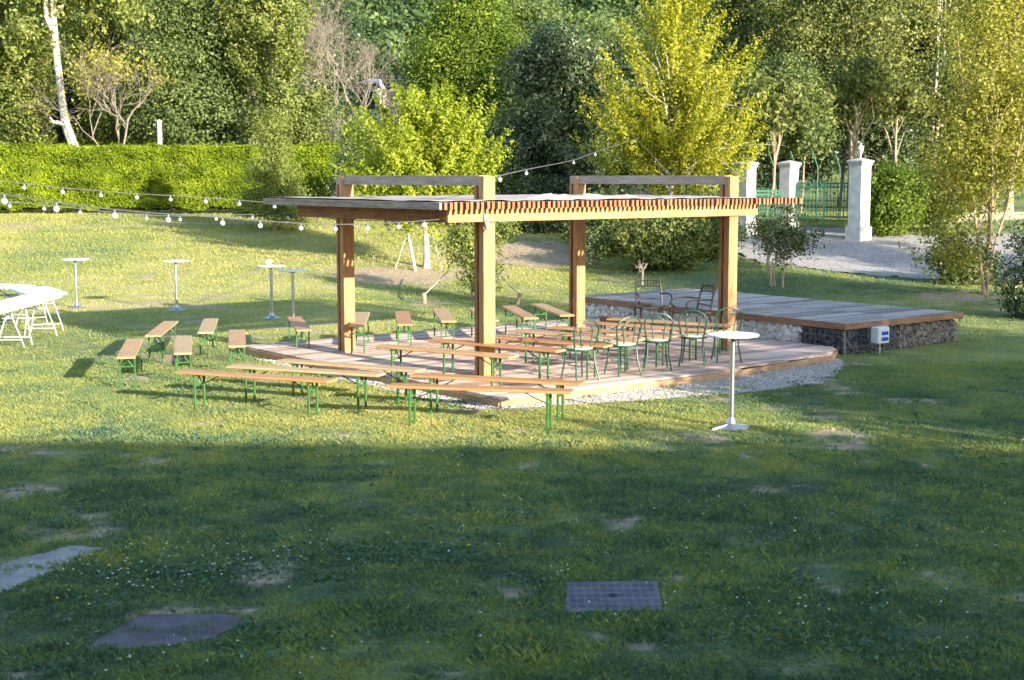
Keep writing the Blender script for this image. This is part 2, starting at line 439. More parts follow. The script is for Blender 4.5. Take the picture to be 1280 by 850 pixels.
def sheet(name, poly, mat, dz, step, label, kind='structure', flatz=None, rough_edge=.0, cat=None, nf=2.0):
    X = [p[0] for p in poly]; Y = [p[1] for p in poly]
    ax = np.arange(min(X), max(X) + step, step); ay = np.arange(min(Y), max(Y) + step, step)
    A, B = np.meshgrid(ax, ay, indexing='ij'); a, b = A.ravel(), B.ravel()
    Z = (terrain(a, b) if flatz is None else np.full(a.shape, flatz)) + dz
    ii = np.arange(len(a)).reshape(A.shape)
    fc = np.stack([ii[:-1, :-1], ii[1:, :-1], ii[1:, 1:], ii[:-1, 1:]], -1).reshape(-1, 4)
    cx = a[fc].mean(1); cy = b[fc].mean(1)
    wx = (fbm(cx * nf, cy * nf, 4) - .5) * rough_edge; wy = (fbm(cx * nf + 9, cy * nf, 4) - .5) * rough_edge
    fc = fc[inpoly(cx + wx, cy + wy, poly)]
    used, inv = np.unique(fc, return_inverse=True)
    o = mesh_np(name, np.stack([a, b, Z], 1)[used], inv.reshape(fc.shape), mat, smooth=True)
    if kind is None:
        q = o.modifiers.new('s', 'SOLIDIFY'); q.thickness = .05; q.offset = -1
        return tag(o, label, cat)
    return tag(o, label, name, kind=kind)
sheet('driveway', drive_w, M['drive'], .03, .2, 'pale gravel driveway in front of the gate', rough_edge=1.0)
sheet('gravel_bed', gravel_w, M['gravel'], .012, .04, 'white gravel border round the low timber deck', flatz=0, rough_edge=.6)

def flat_slab(name, poly, z0, z1, mat, label, cat):
    mb = MB(); n = len(poly)
    vs = [(p[0], p[1], z0) for p in poly] + [(p[0], p[1], z1) for p in poly]
    mb.add(vs, [tuple(range(n - 1, -1, -1)), tuple(range(n, 2 * n))] + [(i, (i + 1) % n, n + (i + 1) % n, n + i) for i in range(n)])
    c = Vector((sum(p[0] for p in poly) / n, sum(p[1] for p in poly) / n, 0))
    mb.v = [(a - c.x, b - c.y, z) for a, b, z in mb.v]
    o = mb.build(name, mat); o.location = c
    return tag(o, label, cat)
def densify(poly, k, amp, seed):
    r = random.Random(seed); out = []
    for i in range(len(poly)):
        a, b = poly[i], poly[(i + 1) % len(poly)]
        for j in range(k):
            q = a.lerp(b, j / k)
            out.append(Vector((q.x + r.uniform(-amp, amp), q.y + r.uniform(-amp, amp), 0)))
    return out
sheet('concrete_slab', slab_w, M['slab'], .008, .015, 'worn concrete path slab in the lower left corner of the lawn', None, 0, .07, 'slab', 5)
sheet('concrete_cover', cover_w, M['concrete'], .008, .012, 'mossy irregular concrete cover sunk in the lawn', None, 0, .13, 'manhole cover', 5)
# metal cover with raised rings
pc = sum(plate_w, Vector()) / 4
pl = empty('metal_cover', (pc.x, pc.y, 0), 0, 'rectangular stamped metal manhole cover with a dark key hole', 'manhole cover')
mb = MB(); w2 = [p - pc for p in plate_w]
mb.add([(p.x, p.y, -.03) for p in w2] + [(p.x, p.y, .018) for p in w2], [(0, 3, 2, 1), (4, 5, 6, 7), (0, 1, 5, 4), (1, 2, 6, 5), (2, 3, 7, 6), (3, 0, 4, 7)])
W_ = (w2[1] - w2[0]).length
M['plate'] = plain('worn_steel_plate', (.115, .10, .125), .6, .25, .35, 5, .4, .3)
for i in range(11):
    for j in range(5):
        c = Vector(((i - 5) * W_ / 11.6, (j - 2) * abs(w2[0].y) * 2 / 5.6, .0185))
        if i == 5 and j == 2: continue
        mb.tube([c + Vector((math.cos(t) * .021, math.sin(t) * .026, 0)) for t in np.linspace(0, 2 * math.pi, 11)[:-1]], .0035, 5, closed=True)
mb.build('plate', M['plate'], pl)
mb = MB(); mb.lathe([(.033, .0), (.033, .006), (.022, .006), (.022, .001)], 20, (0, 0, .019)); mb.build('key_hole', M['iron'], pl)

# ------------------------------------------------------------------ grass
def blades(n, y0, y1, h, w, seed, xm=2.5):
    r = np.random.default_rng(seed)
    uu = r.random(n)
    # density ~ 1/y**1.2
    p = 1.2 - 1.0
    y = (y0 ** (-p + 1) + uu * (y1 ** (1 - p) - y0 ** (1 - p))) ** (1 / (1 - p)) if abs(p - 1) > 1e-3 else y0 * (y1 / y0) ** uu
    x = (r.random(n) * 2 - 1) * (.385 * y + xm)
    b = bareness(x, y)
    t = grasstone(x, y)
    keep = r.random(n) > b * 1.15 * (.55 + .9 * vnoise(x * 9, y * 9))
    for poly in (deck_w, stage_w, plate_w, drive_w, [L(7.4, -1.0), L(9.8, -1.0), L(9.8, -.8), L(7.4, -.8)]):
        keep &= ~inpoly(x, y, poly)
    for poly in (gravel_w, slab_w, cover_w):
        keep &= ~(inpoly(x, y, poly) & (r.random(n) > .02 + .9 * np.clip((fbm(x * 4, y * 4, 4) - .60) * 6, 0, 1)))
    x, y, t = x[keep], y[keep], t[keep]; n = len(x)
    cl = vnoise(x * 7, y * 7) * .6 + vnoise(x * 2.3 + 40, y * 2.3) * .7
    hh = h * (0.45 + .75 * cl) * (.6 + .8 * r.random(n)) * (1 + .9 * sstep((y - 34) / 8))
    ww = w * (.7 + .6 * r.random(n)) * np.maximum(1, y / 16)
    a = r.random(n) * 2 * np.pi; la = a + np.pi / 2 + r.normal(0, .7, n); ln = hh * (.25 + .8 * r.random(n))
    z = terrain(x, y) - .005
    P0 = np.stack([x - np.cos(a) * ww / 2, y - np.sin(a) * ww / 2, z], 1)
    P1 = np.stack([x + np.cos(a) * ww / 2, y + np.sin(a) * ww / 2, z], 1)
    mx = np.stack([x + np.cos(la) * ln * .35, y + np.sin(la) * ln * .35, z + hh * .65], 1)
    P2 = mx + np.stack([np.cos(a) * ww * .38, np.sin(a) * ww * .38, 0 * z], 1)
    P3 = np.stack([x + np.cos(la) * ln, y + np.sin(la) * ln, z + hh], 1)
    V = np.stack([P0, P1, P2, P3], 1).reshape(-1, 3)
    Fc = np.arange(4 * n).reshape(-1, 4)
    dead = r.random(n) < .07
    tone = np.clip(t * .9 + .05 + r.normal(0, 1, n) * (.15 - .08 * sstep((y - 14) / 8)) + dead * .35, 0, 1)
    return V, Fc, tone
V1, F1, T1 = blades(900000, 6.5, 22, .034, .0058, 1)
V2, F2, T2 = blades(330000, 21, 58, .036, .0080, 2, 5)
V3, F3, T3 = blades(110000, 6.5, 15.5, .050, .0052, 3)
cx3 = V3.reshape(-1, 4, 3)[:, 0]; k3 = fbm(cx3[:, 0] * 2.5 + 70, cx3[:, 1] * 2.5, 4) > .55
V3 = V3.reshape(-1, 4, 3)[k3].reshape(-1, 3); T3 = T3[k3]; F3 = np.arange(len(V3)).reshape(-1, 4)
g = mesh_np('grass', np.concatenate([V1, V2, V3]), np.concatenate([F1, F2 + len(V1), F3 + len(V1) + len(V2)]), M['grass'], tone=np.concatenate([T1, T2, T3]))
tag(g, 'short patchy grass with yellow areas, partly dry, partly painted sunlight', 'grass', kind='stuff')

def weeds(name, label, cat, n, rad, centres, mat, h, rr, petals=False, seed=3):
    r = np.random.default_rng(seed); mb = MB()
    for (cx, cy, sx, sy, k) in centres:
        for _ in range(k):
            x = cx + r.normal(0, sx); y = cy + r.normal(0, sy); z = gz(x, y)
            hh = h * r.uniform(.6, 1.2); q = rr * r.uniform(.6, 1.3)
            mb.lathe([(q * .5, -q * .4), (q, 0), (q * .6, q * .5), (q * .1, q * .7)], 6, (x, y, z + hh), r.random())
    o = mb.build(name, mat); return tag(o, label, cat, kind='stuff')
def gp(px, py): p = at_ground(px, py); return p.x, p.y
cs = []
for (a, b, sx, sy, k) in [(190, 712, .55, .25, 55), (120, 735, .4, .2, 22), (330, 705, .5, .3, 26), (180, 830, .35, .12, 12), (440, 690, .5, .4, 10), (700, 722, .12, .06, 8),
                          (1040, 770, .5, .2, 16), (1000, 740, .6, .3, 8), (880, 765, .5, .2, 8), (1215, 815, .1, .1, 4), (1100, 640, 1.4, .6, 12), (560, 670, .8, .6, 10), (1080, 700, 1.2, .9, 14), (430, 575, 1, .5, 12), (390, 820, .7, .2, 10)]:
    cs.append((*gp(a, b), sx, sy, k))
M['clover'] = plain('white_clover', (.62, .64, .55), .8, 0, .15)
M['dandelion'] = plain('yellow_petals', (.70, .50, .03), .7, 0, .15)
weeds('clover_flowers', 'tiny white clover heads scattered through the grass', 'flowers', 0, 0, cs, M['clover'], .055, .0085)
cs = [(*gp(a, b), .12, .08, k) for (a, b, k) in [(116, 750, 3), (98, 765, 1), (1187, 668, 2), (968, 678, 2), (690, 686, 1), (905, 725, 1), (160, 716, 3), (280, 677, 2), (540, 690, 2), (1130, 720, 1), (880, 645, 1), (1025, 685, 1)]]
weeds('dandelion_flowers', 'tiny yellow dandelion heads scattered through the grass', 'flowers', 0, 0, cs, M['dandelion'], .06, .011, seed=8)

# ------------------------------------------------------------------ leaves
def leaf_quads(P, size, rng, up=.3, nrm=None, asp=.55, var=.35):
    n = len(P)
    d = rng.normal(size=(n, 3)); d /= np.linalg.norm(d, axis=1)[:, None]
    nn = rng.normal(size=(n, 3)); nn[:, 2] += up * 2
    if nrm is not None: nn += nrm * 1.4
    nn /= np.linalg.norm(nn, axis=1)[:, None]
    a = np.cross(nn, d); a /= np.linalg.norm(a, axis=1)[:, None] + 1e-9
    b = np.cross(nn, a)
    s = size * (1 + var * (rng.random(n) * 2 - 1)); s = s[:, None]
    V = np.stack([P - a * s * .5, P + b * s * asp * .5 - a * s * .05 + nn * s * .06, P + a * s * .5, P - b * s * asp * .5 - a * s * .05 + nn * s * .06], 1).reshape(-1, 3)
    return V, np.arange(4 * n).reshape(-1, 4)

def crown_points(rng, lobes, nclump, per, cr, hollow=.45, flat=.75, droop=0.0, spray=0.0):
    """lobes (cx,cy,cz,rx,ry,rz,weight). returns points, tones, clump centres"""
    w = np.array([l[6] if len(l) > 6 else l[3] * l[5] for l in lobes], float); w /= w.sum()
    P = []; T = []; C = []; NR = []
    for _ in range(nclump):
        l = lobes[rng.choice(len(lobes), p=w)]
        d = rng.normal(size=3); d /= np.linalg.norm(d)
        r = (hollow + (1 - hollow) * rng.random() ** .7)
        az = math.atan2(d[1], d[0])
        lump = 1 + .13 * math.sin(3 * az + l[0] * 5 + 4 * d[2]) + .10 * math.sin(5 * az + 7 * d[2] + l[2]) + rng.normal(0, .07)
        c = np.array([l[0] + d[0] * l[3] * r * lump, l[1] + d[1] * l[4] * r * lump, l[2] + d[2] * l[5] * r * lump])
        k = max(6, int(per * rng.uniform(.5, 1.5)))
        s = cr * rng.uniform(.55, 1.5)
        q = rng.normal(size=(k, 3)); q[:, 2] *= flat
        q *= s * .55
        if spray:
            b = np.array([c[0] * 1.0, c[1] * 1.0, .9 * abs(c[0]) + .9 + rng.normal() * .4]); b /= np.linalg.norm(b)
            al = (rng.random(k) * 2 - 1)[:, None]
            q = b * al * s * 1.5 * spray + q * (.42 - .24 * al) / max(.6, flat)
        q[:, 2] -= droop * (q[:, 0] ** 2 + q[:, 1] ** 2)
        P.append(c + q); t0 = rng.normal(0, .15)
        T.append(np.clip(.45 + t0 + rng.normal(0, .16, k), 0, 1)); C.append(c)
        qn = q / (np.linalg.norm(q, axis=1)[:, None] + 1e-6); NR.append(qn * .9 + d * .5)
    return np.concatenate(P), np.concatenate(T), np.array(C), np.concatenate(NR)

def limbs(mb, base, top, r0, targets, rng, wob=.12, sub=3, rt=.25, n=7):
    base = Vector(base); top = Vector(top); H = (top - base).length
    K = 9; pts = []
    for i in range(K):
        t = i / (K - 1); p = base.lerp(top, t)
        if 0 < i: p += Vector((rng.normal() * wob * t * .6, rng.normal() * wob * t * .6, 0))
        pts.append(p)
    rs = [r0 * (1.35 if i == 0 else 1) * (1 - (1 - rt) * i / (K - 1)) for i in range(K)]
    mb.tube(pts, rs, n)
    for c in targets:
        c = Vector(c)
        t = min(.92, max(.25, (c.z - base.z) / max(.1, H) * rng.uniform(.45, .8)))
        i = t * (K - 1); a = pts[int(i)].lerp(pts[min(K - 1, int(i) + 1)], i - int(i))
        rr = r0 * (1 - (1 - rt) * t) * .5
        m1 = a.lerp(c, .4) + Vector((rng.normal() * .08, rng.normal() * .08, .10)) * (c - a).length
        m2 = a.lerp(c, .75) + Vector((rng.normal() * .05, rng.normal() * .05, .05)) * (c - a).length
        mb.tube([a, m1, m2, c], [rr, rr * .6, rr * .35, rr * .12], 5)
        for _ in range(sub):
            e = c + Vector(rng.normal(size=3)) * (c - a).length * .25
            mb.tube([m2, m2.lerp(e, .5) + Vector((0, 0, .05)), e], [rr * .3, rr * .2, rr * .07], 4)

def tree(name, label, cat, base, lobes, nclump, per, cr, leaf, mat, bark, trunk_h, r0, nl=10, seed=1, hollow=.45, group=None, lean=(0, 0), up=.3, asp=.55, flat=.75, droop=0, sub=2, wob=.12, stems=1, spray=0.0):
    rng = np.random.default_rng(seed)
    root = empty(name, base, 0, label, cat, group)
    P, T, C, NR = crown_points(rng, lobes, nclump, per, cr, hollow, flat, droop, spray)
    P[:, 2] = np.maximum(P[:, 2], .03)
    V, Fc = leaf_quads(P, leaf, rng, up, NR, asp)
    mesh_np('crown', V, Fc, mat, root, T)
    mb = MB()
    for s in range(stems):
        off = (0, 0) if stems == 1 else (rng.normal() * .12, rng.normal() * .12)
        tgt = C[rng.choice(len(C), min(nl, len(C)), replace=False)]
        ln = lean if stems == 1 else (lean[0] + rng.uniform(-.16, .16) * trunk_h, lean[1] + rng.uniform(-.1, .1) * trunk_h)
        limbs(mb, (off[0], off[1], -.1), (off[0] + ln[0], off[1] + ln[1], trunk_h * rng.uniform(.85, 1.05)), r0, tgt, rng, wob, sub)
    mb.build('trunk', bark, root)
    return root

def tb(px, Y, dz=0): # base of a plant from a picture column and a distance
    x = (px - 640) / F * Y
    return Vector((x, Y, gz(x, Y) + dz))
def zz(py, Y): return at_y(640, py, Y).z

# hedge
def hedge():
    rng = np.random.default_rng(21)
    x0, x1, y, zt = -26.0, (424 - 640) / F * 55, 55.0, zz(183, 55)
    h0 = gz(-15, 55)
    root = empty('hedge', ((x0 + x1) / 2, y, h0), 0, 'long clipped bright green hedge at the back of the lawn', 'hedge')
    W = x1 - x0; H = zt - h0; D = 1.2
    n = 75000
    u = rng.random(n) * W - W / 2; v = rng.random(n) ** .9 * H
    ybump = (fbm(u * 1.5 + 40, v * 1.5, 4) - .5) * .6
    bottom = .06 + .26 * vnoise(u * 2.1 + 60, u * 0)
    keep = v > bottom
    P = np.stack([u, -D / 2 + ybump - rng.random(n) * .03 + rng.random(n) ** 2 * .2, v], 1)[keep]
    n2 = 16000
    u2 = rng.random(n2) * W - W / 2; P2 = np.stack([u2, rng.random(n2) * D - D / 2, H + (fbm(u2 * 2, u2 * 0 + 7, 3) - .5) * .22 + rng.normal(0, .025, n2) + (rng.random(n2) > .97) * rng.random(n2) * .16], 1)
    n3 = 5000; P3 = np.stack([np.full(n3, W / 2) + rng.normal(0, .05, n3), rng.random(n3) * D - D / 2, rng.random(n3) * H], 1)
    P = np.concatenate([P, P2, P3])
    nr = np.zeros_like(P); nr[:len(P) - n2 - n3, 1] = -1; nr[len(P) - n2 - n3:, 2] = 1
    V, Fc = leaf_quads(P, .10, rng, .5, nr, .5)
    T = np.clip(.45 + (fbm(P[:, 0] * 1.2, P[:, 2] * 3.5, 4) - .5) * .9 + rng.normal(0, .13, len(P)), 0, 1)
    mesh_np('crown', V, Fc, M['hedge'], root, T)
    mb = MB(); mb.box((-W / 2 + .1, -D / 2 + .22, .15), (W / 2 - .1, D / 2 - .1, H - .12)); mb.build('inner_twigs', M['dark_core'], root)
    for i in range(34):
        mb = MB(); x = -W / 2 + .3 + i * W / 34; mb.tube([(x, -.1, -.1), (x + .03, -.1, .6)], .03, 6); mb.build('trunk', M['bark'], root)
hedge()

# --- trees close to the pergola
t = tb(533, 40)
R = 2.45
tree('lime_tree', 'round lime green tree with a white trunk tied to stakes behind the pergola', 'tree', t,
     [(0, 0, 3.1, 2.25, 2.0, 1.75, 5), (-.9, 0, 2.3, 1.5, 1.5, 1.2, 1.3), (1.0, .2, 2.5, 1.5, 1.5, 1.2, 1.6), (.1, 0, 4.2, 1.2, 1.2, .95, 1.6)],
     300, 150, .46, .105, M['lime'], M['pale_bark'], 3.6, .10, 22, 31, .15, up=.2, asp=.6, flat=1.0, spray=1.0)
t = tb(840, 44)
tree('yellow_tree', 'tall airy yellow leaved tree behind the right half of the pergola', 'tree', t,
     [(0, 0, 4.3, 2.5, 2.0, 2.3, 4), (-.1, 0, 6.6, 1.5, 1.4, 1.7, 2.2), (-1.2, 0, 3.4, 1.6, 1.6, 1.4, 1.5), (1.3, 0, 3.2, 1.5, 1.5, 1.4, 1.5), (.1, 0, 8.1, .6, .6, .9, .5)],
     300, 140, .46, .105, M['yellow'], M['pale_bark'], 7.5, .10, 30, 32, .12, up=.15, flat=1.0, spray=1.2)
t = tb(700, 50)
tree('magnolia_tree', 'dark glossy evergreen tree between the lime green and the yellow tree', 'tree', t,
     [(0, 0, 3.2, 2.1, 1.8, 2.6, 4), (-.3, 0, 5.4, 1.5, 1.4, 1.4, 2), (1.0, 0, 4.6, 1.5, 1.3, 1.6, 1.5), (-1.0, 0, 2.0, 1.4, 1.3, 1.5, 1.3), (.6, 0, 1.2, 1.6, 1.2, 1.1, 1)],
     300, 130, .50, .15, M['dark'], M['bark'], 5, .12, 10, 33, .3, asp=.5)
t = tb(965, 53)
tree('maple_tree', 'round mid green tree overhanging the white gate pillars', 'tree', t,
     [(0, 0, 3.9, 2.0, 1.9, 1.75, 4), (.3, 0, 5.0, 1.5, 1.4, 1.0, 1.6), (-1.0, 0, 3.2, 1.4, 1.4, 1.1, 1.4), (1.3, -.2, 2.9, 1.3, 1.2, .8, 1.2)],
     230, 140, .46, .12, M['mid'], M['bark'], 4.2, .12, 10, 34, .3, asp=.6)
t = tb(1236, 34.5)
tree('birch_tree', 'thin multi stemmed birch with sparse yellow leaves at the right', 'tree', t,
     [(-.1, 0, 4.2, 1.5, 1.2, 2.4, 4), (-.9, 0, 3.0, 1.1, 1.0, 1.3, 1.3), (.8, 0, 4.5, 1.0, 1, 2.0, 1.3), (-.9, -.2, 1.1, .9, .8, .7, .9), (-.2, 0, 6.6, .9, .8, 1.2, .8)],
     620, 34, .42, .10, M['birch'], M['tan_bark'], 6.2, .038, 9, 35, .1, sub=3, stems=4, wob=.25, spray=.8)
t = tb(1280, 29)
tree('laurel_bush', 'dark green leafy bush cut by the right edge of the picture', 'bush', t,
     [(.15, 0, .9, .75, .7, 1.0, 3), (0, 0, .4, .6, .6, .5, 1), (.3, 0, 1.5, .5, .5, .6, 1)], 120, 50, .22, .085, M['dark'], M['bark'], 1.4, .03, 6, 36, .2, stems=2)
t = tb(975, 36.3)
tree('elder_shrub', 'loose multi stemmed green shrub behind the raised stage', 'shrub', t,
     [(0, 0, 1.35, .85, .7, .75, 3), (-.5, 0, 1.5, .5, .5, .5, 1), (.5, 0, 1.3, .55, .5, .5, 1), (.1, 0, 2.0, .5, .4, .35, .7)], 120, 34, .26, .085, M['shrub'], M['tan_bark'], 1.7, .03, 6, 37, .1, stems=4)
t = tb(345, 48)
tree('young_conifer', 'feathery pale green young conifer in front of the hedge', 'conifer', t,
     [(0, 0, .9, 1.35, 1.2, .8, 3), (0, 0, 1.9, .95, .9, .8, 2), (0, 0, 2.9, .55, .5, .8, 1.2), (0, 0, 3.7, .22, .2, .5, .4)], 340, 75, .30, .11, M['conif'], M['tan_bark'], 3.9, .05, 6, 38, .2, asp=.3, flat=.6, droop=.2)
t = tb(592, 33.5)
tree('willow_shrub', 'thin leafy green shrub behind the tall front post of the pergola', 'shrub', t,
     [(0, 0, 1.1, .62, .55, .85, 3), (-.3, 0, 1.5, .45, .4, .45, 1.3), (.25, 0, .5, .4, .4, .4, 1), (.7, .3, 1.65, .5, .4, .3, 1)], 190, 34, .24, .08, M['poplar'], M['tan_bark'], 1.3, .022, 6, 39, .1, stems=4)
# low bushes
for (nm, lb, px, Y, lo, nc, mt, sd) in [
    ('laurel_shrub', 'low spreading dark shrub under the tall yellow tree', 825, 39.5, [(0, 0, .75, 1.4, 1.0, .8, 3), (.7, 0, .95, .8, .8, .7, 1)], 190, 'oak', 41),
    ('privet_shrub', 'dark shrub under the glossy evergreen tree', 690, 47.5, [(0, 0, .8, 1.9, 1.0, 1.0, 3)], 150, 'dark', 42),
    ('hazel_shrub', 'dark shrub left of the evergreen just behind the lime green tree', 630, 48.5, [(0, 0, .9, 1.1, 1.0, 1.2, 3), (-.8, 0, .6, .8, .8, .7, 1)], 120, 'mid', 43),
    ('ivy_shrub', 'dark shrub between the hedge end and the lime green tree', 437, 52, [(0, 0, 1.1, .7, .8, 1.5, 3)], 110, 'dark', 44),
    ('dogwood_shrub', 'green shrub on the bank right of the evergreen tree', 760, 43, [(0, 0, .8, 1.2, .9, .9, 3)], 110, 'mid', 45),
    ('box_shrub', 'round dense hedge bush right of the white gate pillar', 1113, 46.5, [(.05, 0, 1.25, .95, .9, 1.05, 3), (0, 0, .8, 1.0, .9, .8, 2)], 260, 'bright', 46),
    ('holly_shrub', 'green shrub between the hedge bush and the birch', 1170, 47.5, [(0, 0, 1.2, .95, .9, 1.1, 3)], 170, 'oak', 47),
    ('bramble_shrub', 'low tangled shrub at the foot of the birch', 1205, 37, [(0, 0, .45, .9, .6, .5, 3)], 60, 'shrub', 48),
    ('fern_shrub', 'low bush left of the tall yellow tree beside the driveway', 880, 41.5, [(0, 0, .8, .9, .8, .9, 3)], 110, 'mid', 49)]:
    tree(nm, lb, 'shrub', tb(px, Y), lo, nc, 70, .30, .115, M[mt], M['bark'], lo[0][2] * 1.2, .04, 6, sd, .35, stems=2)
tree('rose_shrub', 'small grey leaved shrub at the foot of the evergreen tree', 'shrub', tb(742, 40), [(0, 0, .7, .7, .6, .6, 3)], 45, 22, .25, .07, M['shrub'], M['twig'], .9, .02, 6, 51, .1, stems=4)

tree('maple_sapling', 'yellow green branch tips reaching in at the left edge before the hedge', 'tree', tb(-60, 47), [(0, 0, 2.6, 1.3, 1.2, 1.2, 3), (1.2, 0, 2.05, .75, .4, .28, .8)], 120, 60, .3, .11, M['lime'], M['tan_bark'], 2.8, .05, 9, 52, .1, spray=.7)
# --- back row, one by one
BACK = [
 ('poplar_tree', 'leafy poplar at the far left behind the hedge', 12, 63, [(0, 0, 6, 2.3, 2.2, 5.2, 4), (-.5, 0, 11, 2, 2, 4, 2), (1.0, -.3, 3.4, 1.1, 1.2, 2.4, 1.4)], 430, 'poplar', 'bark', 61, .22),
 ('poplar_tree', 'leafy poplar between the white birch trunk and the bushy tree', 130, 70, [(.0, 0, 9.5, 2.2, 2, 4, 4), (.6, 0, 4, 1.6, 1.4, 3.2, 1.6)], 330, 'poplar', 'tan_bark', 62, .23),
 ('hornbeam_tree', 'dense bushy green tree standing right behind the middle of the hedge', 245, 66, [(0, 0, 5.2, 2.9, 2.3, 5.0, 4), (-1.2, 0, 9, 2.0, 2, 3.5, 2), (1.3, 0, 8.5, 2, 2, 3.5, 2)], 540, 'mid', 'bark', 63, .22),
 ('ash_tree', 'tall light green tree behind the right end of the hedge', 345, 64, [(0, 0, 8.3, 2.0, 1.9, 4.5, 4), (.5, 0, 4.0, 1.7, 1.6, 3.0, 2), (1.3, -.2, 2.4, 1.1, 1.0, 1.5, 1)], 420, 'poplar', 'pale_bark', 64, .22),
 ('sycamore_tree', 'big round bright green tree far behind the lime green tree', 590, 84, [(0, 0, 8.4, 3.4, 3, 3.3, 4), (-1.8, 0, 7.3, 2.2, 2, 2.0, 1.6), (1.9, 0, 7.6, 2.4, 2, 2.2, 1.6), (.3, 0, 11.3, 2.6, 2.2, 2.6, 2)], 480, 'bright', 'bark', 65, .24),
 ('linden_tree', 'green tree half hidden behind the big round tree', 668, 92, [(0, 0, 7.5, 2.6, 2.4, 4.0, 4), (0, 0, 11, 2, 2, 2.5, 2)], 230, 'mid', 'bark', 66, .28),
 ('beech_tree', 'tall dark tree behind the top of the yellow tree', 775, 84, [(0, 0, 6.5, 3, 2.6, 5.0, 4)], 300, 'mid', 'bark', 67, .26),
 ('oak_tree', 'large oak behind the gate with a bare lower trunk', 1060, 64, [(-.5, 0, 8.6, 3.4, 3, 2.6, 4), (-2.4, 0, 6.6, 2.0, 2, 1.3, 1.3), (1.4, 0, 5.6, 1.7, 1.7, 1.0, 1.2), (.2, 0, 11.2, 3.0, 2.6, 2.2, 2.4), (-.2, -.3, 4.8, 1.6, 1.3, .7, .9)], 470, 'oak', 'tan_bark', 68, .22),
 ('oak_tree', 'broad oak between the yellow tree and the gate', 935, 70, [(0, 0, 7.6, 2.9, 2.6, 3.4, 4), (.5, 0, 11, 2.6, 2.4, 2.8, 2.2)], 400, 'oak', 'bark', 69, .24),
 ('pine_tree', 'tall tree with pale upper trunks above the gate hedge', 1165, 68, [(0, 0, 6.8, 2.4, 2.2, 2.4, 3), (1.4, 0, 9.6, 2.2, 2.2, 2.6, 2), (-.3, 0, 12, 1.9, 1.9, 1.8, 1.3)], 330, 'oak', 'tan_bark', 70, .24),
 ('alder_tree', 'yellow green tree behind the birch at the right edge', 1258, 52, [(.3, 0, 5.5, 2.3, 2, 3.6, 4), (0, 0, 8.6, 1.9, 1.8, 2.4, 2)], 330, 'birch', 'tan_bark', 71, .17),
 ('elm_tree', 'dark tree behind the birch at the right edge', 1235, 61, [(0, 0, 3.9, 2.8, 2, 3.4, 4)], 260, 'mid', 'bark', 72, .24),
 ('walnut_tree', 'dark tree filling the gap behind the grey leafless tree', 400, 86, [(0, 0, 6.5, 2.8, 2.4, 6.0, 4)], 300, 'dark', 'bark', 73, .3),
 ('cherry_tree', 'dark tree behind the dead branches at the left', 165, 76, [(0, 0, 4.5, 2.6, 2.4, 4.2, 4)], 260, 'dark', 'bark', 74, .28),
 ('cherry_tree', 'dark tree behind the glossy evergreen', 715, 62, [(0, 0, 3.6, 2.6, 2.0, 3.2, 4)], 240, 'mid', 'bark', 75, .24),
 ('yew_tree', 'dark tree in the wood behind the gate', 1085, 76, [(0, 0, 5.4, 4.2, 2.0, 4.0, 4)], 300, 'dark', 'bark', 76, .3),
 ('yew_tree', 'dark tree deep in the wood behind the hedge bush', 1190, 78, [(0, 0, 5.4, 4.0, 2.0, 4.4, 4)], 280, 'dark', 'bark', 77, .3),
 ('yew_tree', 'dark tree low behind the bushy hedge tree', 300, 76, [(0, 0, 4.5, 3.4, 2.0, 4.2, 4)], 260, 'dark', 'bark', 78, .3),
 ('yew_tree', 'dark tree low behind the leftmost poplar', 50, 74, [(0, 0, 4.5, 3.4, 2.0, 4.4, 4)], 260, 'dark', 'bark', 79, .3),
 ('yew_tree', 'dark tree low behind the gate pillars', 960, 80, [(0, 0, 5.0, 4.0, 2.0, 4.4, 4)], 260, 'dark', 'bark', 80, .3),
 ('rowan_tree', 'green tree behind the left part of the lime green tree', 500, 74, [(0, 0, 2.8, 2.6, 2.0, 1.9, 4)], 160, 'mid', 'bark', 81, .26),
 ('plum_tree', 'dark tree between the hedge tree and the grey leafless tree', 418, 70, [(0, 0, 2.4, 1.7, 1.6, 2.3, 4)], 130, 'mid', 'bark', 82, .24),
 ('rowan_tree', 'dark green tree behind the yellow tree foliage', 850, 60, [(0, 0, 3.8, 2.4, 2.0, 3.2, 4)], 220, 'mid', 'bark', 83, .24),
]
for (nm, lb, px, Y, lo, nc, mt, bk, sd, lf) in BACK:
    th = max(l[2] + l[5] * .4 for l in lo)
    tree(nm, lb, 'tree', tb(px, Y), lo, int(nc * (.36 if mt != 'poplar' else .5)), 280 if mt != 'poplar' else 200, 1.15 if mt != 'poplar' else .8, lf * .72, M[mt], M[bk], th, .16, 12, sd, .35, up=.25, sub=2, wob=.2, flat=.5 if mt in ('oak', 'mid') else .9, spray=.9 if mt in ('poplar', 'birch') else 0)

